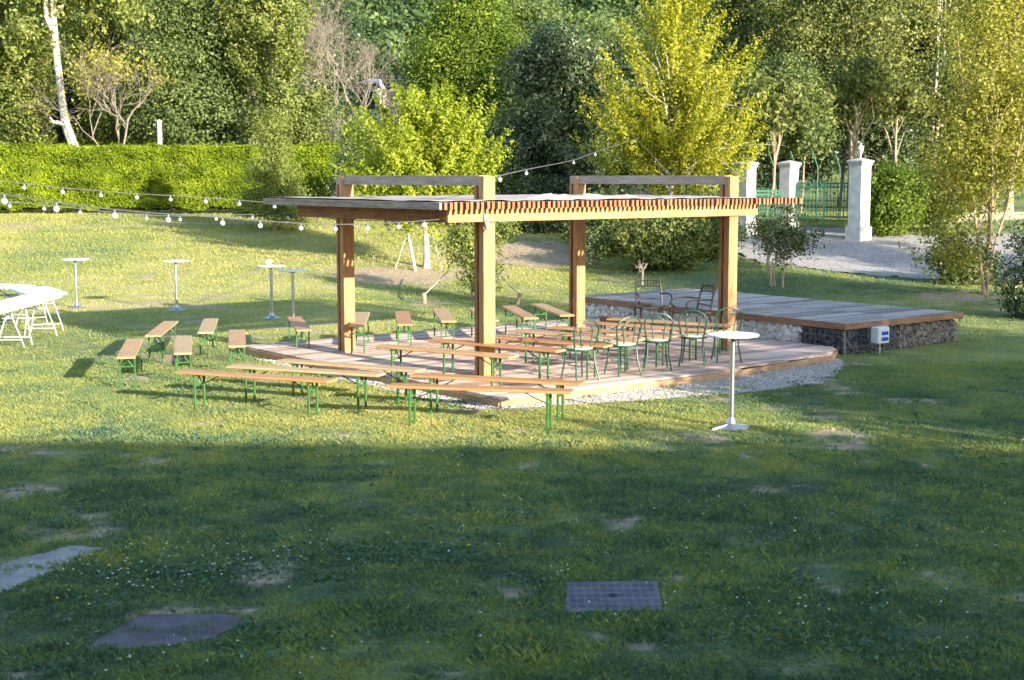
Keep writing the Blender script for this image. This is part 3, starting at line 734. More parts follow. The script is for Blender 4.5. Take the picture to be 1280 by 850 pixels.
# white trunk birch behind hedge
def birch_big():
    rng = np.random.default_rng(91)
    b = tb(97, 60.5); root = empty('white_birch', b, 0, 'tall birch with a thick white trunk behind the left end of the hedge', 'tree')
    pts = [at_y(px, py, 60.5) - b for (px, py) in [(99, 230), (93, 185), (82, 155), (77, 120), (72, 80), (68, 40), (66, 0), (66, -60), (60, -120)]]
    mb = MB(); mb.tube(pts, [.25, .22, .19, .16, .15, .14, .12, .10, .06], 10)
    q = at_y(82, 155, 60.5) - b; mb.tube([q, at_y(66, 152, 60.3) - b, at_y(62, 146, 60.2) - b], [.1, .07, .03], 6)
    q = at_y(69, 45, 60.5) - b; mb.tube([q, at_y(58, 20, 60.3) - b, at_y(55, -20, 60.2) - b], [.14, .12, .07], 6)
    q = at_y(67, 20, 60.5) - b; mb.tube([q, at_y(80, 5, 60.3) - b, at_y(95, -15, 60.2) - b], [.10, .06, .04], 6)
    mb.build('trunk', M['pale_bark'], root)
    P, T, C, NR = crown_points(rng, [(-.3, 0, 11.2, 2.2, 2, 3.2, 3), (1.8, .3, 9.6, 1.6, 1.4, 1.8, 1.6), (-1.7, 0, 8.0, 1.2, 1.2, 2, 1)], 260, 55, .55)
    V, Fc = leaf_quads(P, .2, rng, .3, NR); mesh_np('crown', V, Fc, M['poplar'], root, T)
birch_big()
# bare trees
def bare(name, label, px, Y, H, spread, n, mat, seed, r0, leafy=None, lean=0, rt=.45):
    rng = np.random.default_rng(seed); b = tb(px, Y); root = empty(name, b, 0, label, 'tree'); mb = MB()
    tips = []
    def grow(p, d, ln, r, lev):
        q = p + d * ln; m = p.lerp(q, .5) + Vector(rng.normal(size=3)) * ln * .07
        mb.tube([p, m, q], [r, r * .8, r * rt ** .5], 6 if lev < 2 else 4)
        if lev >= n: tips.append(q); return
        for _ in range(3 if lev < 3 else 3):
            nd = (d + Vector(rng.normal(size=3)) * spread + Vector((0, 0, .12))).normalized()
            grow(p.lerp(q, rng.uniform(.55, 1.0)), nd, ln * rng.uniform(.62, .85), r * rng.uniform(.5, .68), lev + 1)
    grow(Vector((0, 0, -.1)), Vector((lean, 0, 1)).normalized(), H * .34, r0, 0)
    mb.build('trunk', mat, root)
    if leafy:
        T = np.array([tuple(t) for t in tips]); k = 14
        P = np.repeat(T, k, 0) + rng.normal(0, .22, (len(T) * k, 3))
        P = P[rng.random(len(P)) < leafy[1]]
        V, Fc = leaf_quads(P, .15, rng); mesh_np('crown', V, Fc, M[leafy[0]], root, np.clip(rng.normal(.5, .2, len(P)), 0, 1))
bare('dead_tree', 'half dead tree with tan bare branches above the hedge at the left', 155, 59, 7.2, .42, 6, M['twig'], 101, .08, ('birch', .16))
bare('leafless_tree', 'grey leafless tree between the hedge trees and the big round tree', 452, 76, 10.5, .40, 7, M['twig'], 102, .13, rt=.3)
bare('dead_sapling', 'pale slanting bare sapling above the right part of the hedge', 305, 60, 4.6, .3, 4, M['pale_bark'], 103, .07, lean=.5)
bare('leafless_bush', 'tangled leafless bush left of the lime green tree', 425, 60, 5.0, .55, 5, M['twig'], 104, .08, ('mid', .25))
bare('dry_stump_shrub', 'small dry twiggy stump behind the far chairs of the pergola', 803, 36.5, .9, .5, 3, M['twig'], 105, .05)
# saplings in the wood: pale trunks
for i, (px, Y, h, r, mt, lb) in enumerate([(1071, 58, 5.2, .13, 'tan_bark', 'reddish bare trunk just above the right gate pillar'), (1116, 60, 4.4, .10, 'tan_bark', 'pale bare trunk right of the gate pillar lantern'),
                                     (1158, 66, 13, .10, 'pale_bark', 'left one of two tall pale trunks above the hedge bush'), (1168, 67, 13, .10, 'pale_bark', 'right one of two tall pale trunks above the hedge bush'),
                                     (1047, 66, 5, .10, 'bark', 'thin dark trunk above the gate'), (1000, 55, 4, .06, 'tan_bark', 'thin trunk between the middle and the right gate pillar'), (958, 50, 4, .06, 'tan_bark', 'thin trunk between the left and the middle gate pillar')]):
    b = tb(px, Y); root = empty('slim_tree', b, 0, lb, 'tree')
    rng = np.random.default_rng(200 + i); mb = MB()
    tops = [(rng.normal() * .8, rng.normal() * .5, h * rng.uniform(.8, 1.15)) for _ in range(5)]
    limbs(mb, (0, 0, -.1), (rng.normal() * .2, 0, h), r, tops, rng, .1)
    mb.build('trunk', M[mt], root)
    P, T, C, NR = crown_points(rng, [(0, 0, h + .3, 1.3, 1.1, .9, 1)], 50, 40, .4)
    V, Fc = leaf_quads(P, .2, rng, .3, NR); mesh_np('crown', V, Fc, M['oak'], root, T)

# far forest on the hill: one wood
def forest():
    rng = np.random.default_rng(300); PV = []; TT = []; NN = []
    k = 0
    for row in range(13):
        Y = 100 + row * 9.5 + rng.random() * 3
        half = Y * .42 + 8; step = 5.0 + row * .15
        x = -half
        while x < half:
            yy = Y + rng.normal() * 3; xx = x + rng.normal() * 1.2
            h = rng.uniform(7, 11); r = rng.uniform(2.2, 3.6); z = gz(xx, yy)
            lo = [(xx, yy, z + h * .55, r, r, h * .5, 3), (xx + rng.normal(), yy, z + h * .8, r * .7, r * .7, h * .28, 1)]
            P, T, C, NR = crown_points(rng, lo, 26, 26, 1.25, .55)
            t0 = rng.normal(0, .16)
            PV.append(P); TT.append(np.clip(T + t0, 0, 1)); NN.append(NR); k += 1
            x += step
    P = np.concatenate(PV); T = np.concatenate(TT)
    V, Fc = leaf_quads(P, .62, rng, .3, np.concatenate(NN), .7)
    o = mesh_np('forest', V, Fc, M['forest'], None, T)
    tag(o, 'blue green wood covering the hill far behind', 'forest', kind='stuff')
    print('forest trees', k, 'leaves', len(P))
forest()

# far white roofs glimpsed through the trees
def far_house(px0, px1, py0, py1, Y, label):
    a = at_y(px0, py1, Y); b = at_y(px1, py0, Y); w = b.x - a.x; c = (a.x + b.x) / 2
    z0 = gz(c, Y); root = empty('far_house', (c, Y, z0), 0, label, 'house')
    zt = b.z - z0; ze = a.z - z0
    mb = MB(); mb.box((-w / 2 + .2, -2.5, -1), (w / 2 - .2, 2.5, ze)); mb.build('wall', plain('cream_render', (.6, .55, .48), .8), root)
    mb = MB(); mb.add([(-w / 2, -2.9, ze), (w / 2, -2.9, ze), (w / 2, 2.9, ze), (-w / 2, 2.9, ze), (-w / 2, 0, zt), (w / 2, 0, zt), (-w / 2, -2.9, ze + .12), (w / 2, -2.9, ze + .12), (w / 2, 2.9, ze + .12), (-w / 2, 2.9, ze + .12)],
           [(0, 1, 7, 6), (6, 7, 5, 4), (8, 9, 4, 5), (0, 3, 2, 1), (2, 3, 9, 8), (1, 2, 8, 5), (1, 5, 7), (3, 0, 6, 9), (6, 4, 9)])
    mb.build('roof', plain('pale_roof_sheet', (.66, .68, .74), .6), root)
    mb = MB()
    for k in (-1, 1): mb.box((k * w * .2 - .5, -2.53, ze - 1.6), (k * w * .2 + .5, -2.505, ze - .5))
    mb.build('window', plain('dark_glass', (.03, .035, .04), .2), root)
far_house(436, 476, 99, 108, 95, 'pale roofed house glimpsed left of the big round tree')
far_house(790, 862, 93, 101, 92, 'pale roofed house glimpsed through the yellow tree')
def far_fence():
    Y = 86; a = at_y(478, 112, Y); b = at_y(560, 116, Y); z0 = gz(a.x, Y)
    root = empty('wire_fence', (a.x, Y, z0), 0, 'distant wire fence on a low wall above the lime green tree', 'fence')
    mb = MB(); mb.box((0, -.15, -1), (b.x - a.x, .15, a.z - z0)); mb.build('base_wall', plain('pinkish_wall', (.42, .33, .28), .9), root)
    n = 9
    for i in range(n):
        x = i * (b.x - a.x) / (n - 1); mb = MB(); mb.tube([(x, 0, a.z - z0), (x, 0, a.z - z0 + .9)], .035, 6); mb.build('post', M['white_metal'], root)
    mb = MB()
    for k in range(4): mb.tube([(0, 0, a.z - z0 + .2 + k * .2), (b.x - a.x, 0, a.z - z0 + .2 + k * .2)], .012, 4)
    mb.build('wire', M['white_metal'], root)
far_fence()
b = tb(204, 57.5); mb = MB(); zt = zz(153, 57.5) - b.z
mb.tube([(0, 0, -.1), (0, 0, zt)], [.09, .09], 10); mb.lathe([(.1, 0), (.12, .04), (.05, .10)], 12, (0, 0, zt))
o = mb.build('white_post', M['plastic']); o.location = b; tag(o, 'slim white post standing just behind the middle of the hedge', 'post')
# broad leaved weeds and straw in the near lawn
def ground_leaves(name, label, cat, centres, mat, size, asp, h, seed, up=.6):
    r = np.random.default_rng(seed); P = []
    for (cx, cy, sx, sy, k) in centres:
        q = r.normal(size=(k, 3)) * np.array([sx, sy, 0]) + np.array([cx, cy, 0]); P.append(q)
    P = np.concatenate(P); ok = np.ones(len(P), bool)
    for poly in (plate_w, deck_w, cover_w, slab_w): ok &= ~inpoly(P[:, 0], P[:, 1], poly)
    P = P[ok]
    P[:, 2] = terrain(P[:, 0], P[:, 1]) + h * (.3 + r.random(len(P)))
    V, Fc = leaf_quads(P, size, r, up, None, asp, .5)
    o = mesh_np(name, V, Fc, mat, None, np.clip(r.normal(.5, .2, len(P)), 0, 1)); tag(o, label, cat, kind='stuff')
rw = np.random.default_rng(61); cs = []
for _ in range(420):
    y = 7 + 14 * rw.random() ** 1.3; x = (rw.random() * 2 - 1) * (.38 * y + 1)
    cs.append((x, y, .05 + .12 * rw.random(), .05 + .10 * rw.random(), int(rw.integers(10, 60))))
for (a, b, k) in [(480, 690, 500), (520, 700, 300), (545, 690, 200), (360, 800, 250), (200, 720, 500), (320, 715, 400), (980, 800, 300), (1180, 820, 300), (620, 640, 200), (430, 600, 200)]:
    cs.append((*gp(a, b), .35, .16, k))
M['weed'] = leaf_mat('weed_leaves', G((0, (.045, .11, .06)), (.5, (.085, .17, .09)), (1, (.18, .27, .15))), .3, .5)
ground_leaves('weeds', 'patches of broad leaved clover and weeds in the near lawn', 'weeds', cs, M['weed'], .034, .8, .03, 62)
cs = [(*gp(a, b), sx, sy, k) for (a, b, sx, sy, k) in [(225, 766, .35, .05, 130), (300, 772, .18, .08, 110), (160, 790, .15, .08, 50), (770, 812, .3, .1, 60), (850, 760, .12, .1, 40), (700, 745, .06, .12, 25), (110, 815, .2, .04, 30), (960, 835, .4, .1, 60), (570, 737, .2, .06, 40), (430, 830, .5, .1, 40), (600, 545, 1.2, .3, 120), (440, 548, .8, .25, 80), (990, 510, .8, .3, 100)]]
M['straw'] = leaf_mat('straw_stalks', G((0, (.25, .20, .12)), (1, (.50, .42, .27))), .1, .7)
ground_leaves('straw', 'dry straw stalks around the bare patches', 'straw', cs, M['straw'], .09, .055, .012, 63, 2.5)

# ------------------------------------------------------------------ pergola
per = empty('pergola', L(0, 0, 0), UA, 'open timber pergola with a flat slatted roof standing on a low deck', 'pergola')
PU, PV_ = 4.87, 3.70
ZT = 2.92; ZS0, ZS1 = 2.48, 2.575; ZB0 = 2.30
for (u, v) in [(0, 0), (0, PV_), (PU, PV_), (PU, 0)]:
    s = -1 if v > 1 else 1
    post = empty_post = MB()
    # two planks with a groove, spacer blocks between
    post.box((u - .10, v - .10, DECKZ), (u + .10, v + .02, ZT), .5, bev=.006)
    o = post.build('post', M['pergola'], per)
    q = MB(); q.box((u - .125, v - .13, DECKZ + .001), (u + .125, v + .15, DECKZ + .012)); q.build('base_plate', M['steel'], o)
    q = MB(); q.box((u - .095, v + .07, DECKZ), (u + .095, v + .13, ZT - .13), .3, bev=.005); q.build('side_plank', M['pergola'], o)
    for zc in (.55, 1.45, 2.1):
        q = MB(); q.box((u - .07, v + .0205, zc), (u + .07, v + .0695, zc + .16), .35); q.build('spacer_block', M['pergola'], o)
    for zc in (.75, 2.36):
        for du in (-.045, .045):
            q = MB(); q.lathe([(.014, 0), (.014, .006), (.006, .010)], 8, (0, 0, 0))
            q.v = [(u + du + x, v - .10 - z, zc + y) for (x, y, z) in q.v]
            q.build('bolt', M['steel'], o)
# portal top beams (v direction)
for u in (0, PU):
    mb = MB(); mb.box((u - .085, .0215, ZT - .128), (u + .085, PV_ + .135, ZT + .012), .5, bev=.005); mb.build('top_beam', M['grey_beam'], per)
# front and back carrying beams, side rims
mb = MB(); mb.box((-.74, -.155, ZB0), (5.36, -.105, ZS0), .6, bev=.004); mb.build('front_beam', M['beam'], per)
mb = MB(); mb.box((-.69, PV_ + .135, ZB0), (5.36, PV_ + .185, ZS0), .5, bev=.004); mb.build('back_beam', M['beam'], per)
mb = MB(); mb.box((-.745, -.10, ZB0 - .003), (-.695, PV_ + .20, ZS0 - .002), .35, bev=.004); mb.build('side_beam', M['slat'], per)
for u in (1.2, 2.45, 3.7):
    mb = MB(); mb.box((u - .025, -.10, ZB0 + .03), (u + .025, PV_ + .13, ZS0 - .003), .4); mb.build('cross_beam', M['slat'], per)
mb = MB(); rr = random.Random(4); i = 0; u = -1.10
q = MB(); q.box((u, -.47, ZS0), (u + .042, 4.36, ZS1), .4, bev=.003); q.build('edge_slat', M['grey_beam'], per)
u += .088
while u < 6.1:
    skip = False
    for pu in (0, PU):
        if pu - .15 < u < pu + .105: skip = True
    dz = rr.uniform(-.004, .004); e = rr.uniform(-.015, .015)
    if skip:
        mb.box((u, -.45 + e, ZS0 + dz), (u + .042, -.105, ZS1 + dz), rr.uniform(.2, .8))
        mb.box((u, .135, ZS0 + dz), (u + .042, PV_ - .105, ZS1 + dz), rr.uniform(.2, .8))
        mb.box((u, PV_ + .135, ZS0 + dz), (u + .042, 4.36, ZS1 + dz), rr.uniform(.2, .8))
    else:
        mb.box((u, -.45 + e, ZS0 + dz), (u + .042, 4.36 + e, ZS1 + dz), rr.uniform(.38, .64))
    u += .088
mb.build('roof_slats', M['slat'], per)

# shade cloth lying on the slats
def cloth():
    u0, u1, v0, v1 = -1.0, 5.3, -.22, 4.25
    nu, nv = 150, 90
    uu, vv = np.meshgrid(np.linspace(u0, u1, nu), np.linspace(v0, v1, nv), indexing='ij')
    fold = np.abs(np.sin(uu * 3.1 + vnoise(uu * 1.7, vv * .9) * 6)) ** 3 * .012 + fbm(uu * 3, vv * 3, 3) * .012
    wob = vnoise(uu * 2.2, vv * 0 + 3) * .10
    vv2 = np.where(vv < v0 + .3, vv + wob, vv)
    Z = ZS1 + .008 + fold
    # bunched pile near u 1.4
    for (cu, cv, su, sv, h) in [(1.3, .15, .45, .15, .07), (2.1, .25, .3, .2, .06), (2.7, .1, .3, .12, .05)]:
        Z += h * np.exp(-((uu - cu) / su) ** 2 - ((vv - cv) / sv) ** 2) * (.6 + .8 * vnoise(uu * 14, vv * 14))
    ii = np.arange(nu * nv).reshape(nu, nv)
    fc = np.stack([ii[:-1, :-1], ii[1:, :-1], ii[1:, 1:], ii[:-1, 1:]], -1).reshape(-1, 4)
    cu = uu.ravel()[fc].mean(1); cv = vv.ravel()[fc].mean(1)
    keep = np.ones(len(fc), bool)
    for (pu, pv) in [(0, 0), (0, PV_), (PU, PV_), (PU, 0)]:
        keep &= ~((np.abs(cu - pu) < .13) & (np.abs(cv - pv - .02) < .16))
    o = mesh_np('shade_cloth', np.stack([uu.ravel(), vv2.ravel(), Z.ravel()], 1), fc[keep], M['cloth'], smooth=True)
    sm = o.modifiers.new('s', 'SOLIDIFY'); sm.thickness = .004
    o.location = L(0, 0, 0); o.rotation_euler = (0, 0, UA)
    tag(o, 'crumpled pale cloth spread over the slatted pergola roof', 'cloth')
cloth()
# rope loop hanging at the front post
mb = MB()
mb.tube([(-.05, -.16, 2.47), (-.055, -.175, 2.35), (-.02, -.18, 2.23), (.0, -.18, 2.19), (.02, -.18, 2.22), (.0, -.178, 2.30), (-.03, -.172, 2.40), (-.035, -.165, 2.47)], .014, 8)
o = mb.build('rope_loop', M['rope']); o.location = L(-.09, 0, 0); o.rotation_euler = (0, 0, UA); tag(o, 'short white rope loop hanging at the top of the front post', 'rope')

# ------------------------------------------------------------------ deck
dk = empty('timber_deck', L(0, 0, 0), UA, 'low timber deck with pinkish boards under the pergola', 'deck')
mb = MB(); rr = random.Random(9); v = -1.58
def uend(v):
    if v < -1.3: return 3.2 + (v + 1.62) / .32 * 2.7
    if v < -.8: return 5.9 + (v + 1.3) / .5 * .76
    return 6.66
while v < 5.36:
    cuts = [-.97] + sorted(rr.uniform(0, 5.5) for _ in range(2)) + [uend(v) - .04]
    for a, b in zip(cuts[:-1], cuts[1:]):
        if b - a > .1: mb.box((a + .002, v, DECKZ - .028), (b - .002, v + .134, DECKZ + rr.uniform(-.002, .001)), rr.uniform(.15, .85))
    v += .141
mb.build('deck_boards', M['deck'], dk)
pp = deck_poly
for i in range(len(pp)):
    mb = MB()
    a = Vector((*pp[i], 0)); b = Vector((*pp[(i + 1) % len(pp)], 0)); d = (b - a); n = d.normalized(); ang = math.atan2(n.y, n.x)
    Mx = Matrix.Translation(a) @ Matrix.Rotation(ang, 4, 'Z')
    mb.box((.002, .0, -.02), (d.length - .002, .035, DECKZ - .03 - .0005 * i), .5, Mx); mb.build('edge_board', M['deck_edge'], dk)
for k in range(8):
    mb = MB(); mb.box((-.9, -1.2 + k * .85, -.02), (6.5 if k else 5.4, -1.12 + k * .85, DECKZ - .031), .3); mb.build('joist', M['stage_edge'], dk)

# ------------------------------------------------------------------ stage
st = empty('stage', L(6.7, -.89, 0), UA, 'raised timber stage on stone filled wire cages beside the deck', 'stage')
SW, SL, SH = 3.15, 6.75, .53
mb = MB(); rr = random.Random(12); x = -.03
v = -.03
while v < SL - .02:
    mb.box((-.03, v, SH - .03), (SW * .52, v + .136, SH + rr.uniform(-.002, .002)), rr.uniform(.2, .8))
    mb.box((SW * .52 + .004, v, SH - .03), (SW + .03, v + .136, SH + rr.uniform(-.002, .002)), rr.uniform(.2, .8))
    v += .142
mb.build('stage_boards', M['stage_deck'], st)
for nm, a, b in [('edge_board', (-.06, -.06, SH - .105), (-.032, SL + .06, SH - .004)), ('edge_board', (-.031, -.06, SH - .105), (SW + .06, -.032, SH - .003)), ('edge_board', (SW + .032, -.031, SH - .13), (SW + .06, SL + .06, SH - .004)), ('edge_board', (-.031, SL + .032, SH - .13), (SW + .031, SL + .06, SH - .003))]:
    mb = MB(); mb.box(a, b, .5); mb.build(nm, M['stage_edge'], st)
mb = MB(); mb.box((.1, .1, 0), (SW - .1, SL - .1, SH - .032)); mb.build('inner_fill', plain('packed_rubble', (.5, .48, .46), .95, 0, .5, 12, .1, .8), st)
ICO = None
def ico():
    global ICO
    if ICO is None:
        import bmesh
        bm = bmesh.new(); bmesh.ops.create_icosphere(bm, subdivisions=1, radius=1)
        ICO = (np.array([v.co[:] for v in bm.verts]), np.array([[v.index for v in f.verts] for f in bm.faces])); bm.free()
    return ICO
def stones(name, parent, mat, fn, n, size, seed):
    rng = np.random.default_rng(seed); iv, fc = ico(); VS = []; FS = []; TS = []
    for i in range(n):
        c = np.array(fn(rng)); s = size * rng.uniform(.65, 1.35)
        A = rng.normal(size=(3, 3)); q, _ = np.linalg.qr(A)
        sc = np.array([1, rng.uniform(.6, .9), rng.uniform(.45, .8)]) * s
        v = (iv * (1 + rng.normal(0, .12, (len(iv), 1)))) * sc @ q.T + c
        VS.append(v); FS.append(fc + i * len(iv)); TS.append(np.full(len(fc), rng.random()))
    return mesh_np(name, np.concatenate(VS), np.concatenate(FS), mat, parent, np.concatenate(TS))
stones('stone_fill', st, M['stone_white'], lambda r: (r.uniform(.02, .08), r.uniform(.95, SL), r.uniform(.02, SH - .12)), 1350, .078, 1)
stones('stone_fill', st, M['stone_dark'], lambda r: (r.uniform(.02, .08), r.uniform(.03, .93), r.uniform(.02, SH - .15)), 420, .045, 2)
stones('stone_fill', st, M['stone_dark'], lambda r: (r.uniform(.03, 1.45), r.uniform(.02, .08), r.uniform(.02, SH - .15)), 560, .045, 3)
stones('stone_fill', st, M['stone_mix'], lambda r: (r.uniform(1.45, SW - .03), r.uniform(.02, .08), r.uniform(.02, SH - .15)), 640, .045, 4)
stones('stone_fill', st, M['stone_mix'], lambda r: (SW - r.uniform(.05, .10), r.uniform(.05, SL), r.uniform(.02, SH - .15)), 900, .065, 5)
mb = MB()
for k in range(int(SL / .1) + 1): mb.box((-.022, k * .1 - .0015, 0), (-.019, k * .1 + .0015, SH - .13))
for k in range(5): mb.box((-.019, 0, .03 + k * .09), (-.016, SL, .033 + k * .09))
for k in range(int(SW / .1) + 1): mb.box((k * .1 - .0015, -.022, 0), (k * .1 + .0015, -.019, SH - .13))
for k in range(5): mb.box((0, -.019, .03 + k * .09), (SW, -.016, .033 + k * .09))
for (x, y) in [(-.02, -.02), (-.02, .94), (SW, -.02), (1.45, -.022)]: mb.box((x - .006, y - .006, 0), (x + .006, y + .006, SH - .13))
mb.build('wire_cage', plain('galvanised_wire', (.30, .30, .32), .4, .7), st)

# dark wooden step leaning at the stage front
sp_ = empty('wooden_step', L(6.25, 3.95, DECKZ), UA + math.pi / 2, 'dark brown wooden step at the foot of the raised stage', 'step')
mb = MB(); mb.box((-.55, -.16, .10), (.55, .16, .14), .4, bev=.004); mb.build('tread', M['stage_edge'], sp_)
mb = MB(); mb.box((-.53, -.15, 0), (-.49, .15, .099), .4); mb.box((.49, -.15, 0), (.53, .15, .099), .4); mb.box((-.488, .12, 0), (.488, .15, .099), .4); mb.build('side_board', M['stage_edge'], sp_)

# loose gravel pebbles round the deck
def pebbles():
    rng = np.random.default_rng(77); iv, fc = ico(); X = np.array([p[0] for p in gravel_w]); Y = np.array([p[1] for p in gravel_w])
    n = 40000; x = rng.uniform(X.min(), X.max(), n); y = rng.uniform(Y.min(), Y.max(), n)
    k = inpoly(x, y, gravel_w) & ~inpoly(x, y, deck_w); x, y = x[k], y[k]; n = len(x)
    s = rng.uniform(.006, .014, n)
    V = iv[None] * s[:, None, None] * np.array([1.2, 1, .6]) * (1 + rng.normal(0, .15, (n, len(iv), 1))) + np.stack([x, y, np.full(n, .014)], 1)[:, None]
    Fc = fc[None] + (np.arange(n) * len(iv))[:, None, None]
    o = mesh_np('gravel_stones', V.reshape(-1, 3), Fc.reshape(-1, 3), tone_mat('pebble_stone', (.30, .27, .24), (.66, .61, .55)), None, np.repeat(rng.random(n), len(fc)))
    tag(o, 'loose white pebbles along the deck edge', 'gravel', kind='stuff')
pebbles()

# ------------------------------------------------------------------ benches
def make_bench():
    r = empty('beer_bench', (0, 0, 0)); Hb = .48
    mb = MB(); mb.box((-1.1, -.125, Hb - .03), (1.1, .125, Hb), .5, bev=.006); mb.build('seat', M['bench'], r)
    for e in (-1, 1):
        x = e * .82
        for s in (-1, 1):
            mb = MB(); mb.box((x - .014, s * .10 - .011, 0), (x + .014, s * .10 + .011, Hb - .055), .5, bev=.004); mb.build('leg', M['green'], r)
        mb = MB(); mb.box((x - .022, -.118, Hb - .054), (x + .022, .118, Hb - .0305), .5)
        mb.box((x - .010, -.0855, .30), (x + .010, .0855, .318), .5)
        for s in (-1, 1):
            mb.tube([(x + .0, s * .084, .30), (x, s * .03, .365), (x, 0, Hb - .056)], .008, 6)
        mb.build('crossbar', M['green'], r)
        mb = MB(); mb.tube([(x, 0, .31), (x - e * .18, 0, Hb - .10), (x - e * .30, 0, Hb - .036)], .007, 6)
        mb.box((x - e * .30 - .03, -.03, Hb - .036), (x - e * .30 + .03, .03, Hb - .0305)); mb.build('brace', M['iron'], r)
    return r
# (px,py) of the two seat ends in the photograph, and what it stands on
BENCH = [
 ((157, 446), (169, 422.5), 0, 'leftmost of the short looking beer benches on the grass'),
 ((191, 419), (216.5, 399), 0, 'beer bench on the grass behind the leftmost bench, turned toward the right'),
 ((228.5, 441), (229.5, 418.5), 0, 'beer bench seen end on, second from the left in the near row'),
 ((256.9, 415), (264.4, 396), 0, 'beer bench in the big roof shadow on the grass, behind the end on one'),
 ((296.5, 432), (296, 411.5), 0, 'beer bench seen end on just left of the deck corner'),
 ((380, 412), (366, 394), 0, 'beer bench left of the left rear post, under the far bar tables'),
 ((446, 406.5), (453.5, 389.5), 1, 'beer bench right behind the left rear post at the deck edge'),
 ((506, 405), (502, 387), 1, 'beer bench at the deck back edge, second right of the left rear post'),
 ((561, 401), (548, 384.5), 1, 'beer bench at the deck back edge, third right of the left rear post'),
 ((614, 400), (590, 381), 1, 'beer bench partly hidden behind the tall front post'),
 ((664, 397), (630, 379), 1, 'beer bench at the deck back edge just right of the front post'),
 ((709, 393.5), (671, 379), 1, 'beer bench reaching to the rear middle post, rightmost of the fanned row'),
 ((474, 431), (644, 445), 1, 'beer bench on the deck crossing in front of the tall front post'),
 ((545, 424), (697, 437), 1, 'beer bench passing behind the tall front post, second deck row from the front'),
 ((605, 419), (755, 431), 1, 'beer bench on the deck ending at the leftmost green chair, third row from the front'),
 ((645, 412), (799, 423.5), 1, 'beer bench on the deck ending behind the second green chair, fourth row from the front'),
 ((692, 408), (843, 419), 1, 'beer bench on the deck ending at the third green chair, fifth row from the front'),
 ((735, 402), (885, 412.5), 1, 'beer bench on the deck in front of the stage, sixth row from the front'),
 ((766, 397.5), (914, 406.5), 1, 'beer bench on the deck nearest the stage wall, last row from the front'),
 ((229, 463), (412, 474.5), 0, 'front left beer bench lying across the grass, closest of the left three'),
 ((291, 456), (475, 467), 0, 'beer bench behind the front left one, middle of the left three'),
 ((350, 449), (526, 462), 0, 'beer bench over the gravel strip, farthest of the left three'),
 ((514, 467), (731, 478), 0, 'beer bench right behind the foremost bench at the deck corner'),
 ((484, 480), (719, 488), 0, 'foremost beer bench on the grass before the deck corner'),
]
bproto = make_bench(); BG = 'green legged beer benches set out in rows'
rb = random.Random(3)
bench_mats = [M['bench'], wood('bench_plank_red', (.36, .15, .06), (.60, .30, .13), (1.0, 16, 16), .42), wood('bench_plank_tan', (.36, .22, .11), (.60, .42, .22), (1.0, 16, 16), .45)]
for i, (a, b, on, lb) in enumerate(BENCH):
    o = bproto if i == 0 else copy_tree(bproto)
    zb = DECKZ + .002 if on else 0.0
    A = at_z(*a, zb + .48); B = at_z(*b, zb + .48); d = (B - A).normalized()
    if 0 < i < 12: c = A + d * 1.1
    elif i == 0: c = A + d * 1.1
    else: c = (A + B) / 2
    o.location = (c.x, c.y, zb); o.rotation_euler = (0, 0, math.atan2(d.y, d.x))
    tag(o, lb, 'bench', BG)
    if i:
        seat = [ch for ch in o.children if ch.name.startswith('seat')][0]
        k = rb.choice([0, 1, 2]); 
        if k: seat.data = seat.data.copy(); seat.data.materials[0] = bench_mats[k]

# ------------------------------------------------------------------ bistro chairs
def make_chair():
    r = empty('bistro_chair', (0, 0, 0)); h = .46       # chair faces +Y, back at -Y
    mb = MB(); mb.lathe([(.165, h - .012), (.19, h), (.185, h + .022), (.12, h + .03)], 28); mb.build('seat', M['cushion'], r)
    mb = MB(); mb.tube([(math.cos(t) * .20, math.sin(t) * .20, h - .016) for t in np.linspace(0, 2 * math.pi, 25)[:-1]], .014, 8, closed=True)
    mb.tube([(math.cos(t) * .155, math.sin(t) * .155, .22) for t in np.linspace(0, 2 * math.pi, 21)[:-1]], .006, 6, closed=True)
    mb.build('seat_ring', M['teal'], r)
    for sx in (-1, 1):
        mb = MB(); mb.tube([(sx * .14, .13, h - .02), (sx * .145, .15, .25), (sx * .175, .185, 0)], .0125, 8); mb.build('leg', M['teal'], r)
        mb = MB(); mb.tube([(sx * .15, -.13, h - .02), (sx * .155, -.15, .25), (sx * .19, -.21, 0)], .0125, 8); mb.build('leg', M['teal'], r)
    mb = MB(); pts = [(-.16, -.12, h - .03)]
    for t in np.linspace(math.pi, 0, 17): pts.append((math.cos(t) * .205 * (1 if True else 1), -.17 - .03 * math.sin(t), h + .26 + math.sin(t) * .165))
    pts.append((.16, -.12, h - .03)); mb.tube(pts, .0125, 8)
    pts = [(-.075, -.16, h - .02), (-.08, -.16, h + .12)]
    for t in np.linspace(math.pi, 0, 13): pts.append((math.cos(t) * .105, -.165 - .02 * math.sin(t), h + .25 + math.sin(t) * .105))
    pts += [(.08, -.16, h + .12), (.075, -.16, h - .02)]; mb.tube(pts, .009, 8)
    mb.build('backrest', M['teal'], r)
    return r
cproto = make_chair()
CH_ = [((724, 474), .55, 'green metal bistro chair with cream round seat, leftmost of the row'), ((777.5, 468), .5, 'green metal bistro chair with cream round seat, second from left in the row'),
       ((821, 461.5), .0, 'green metal bistro chair with cream round seat, middle of the row'), ((866, 456), -.2, 'green metal bistro chair with cream round seat, fourth from left in the row'),
       ((907, 451), .1, 'green metal bistro chair partly hidden behind the front bar table')]
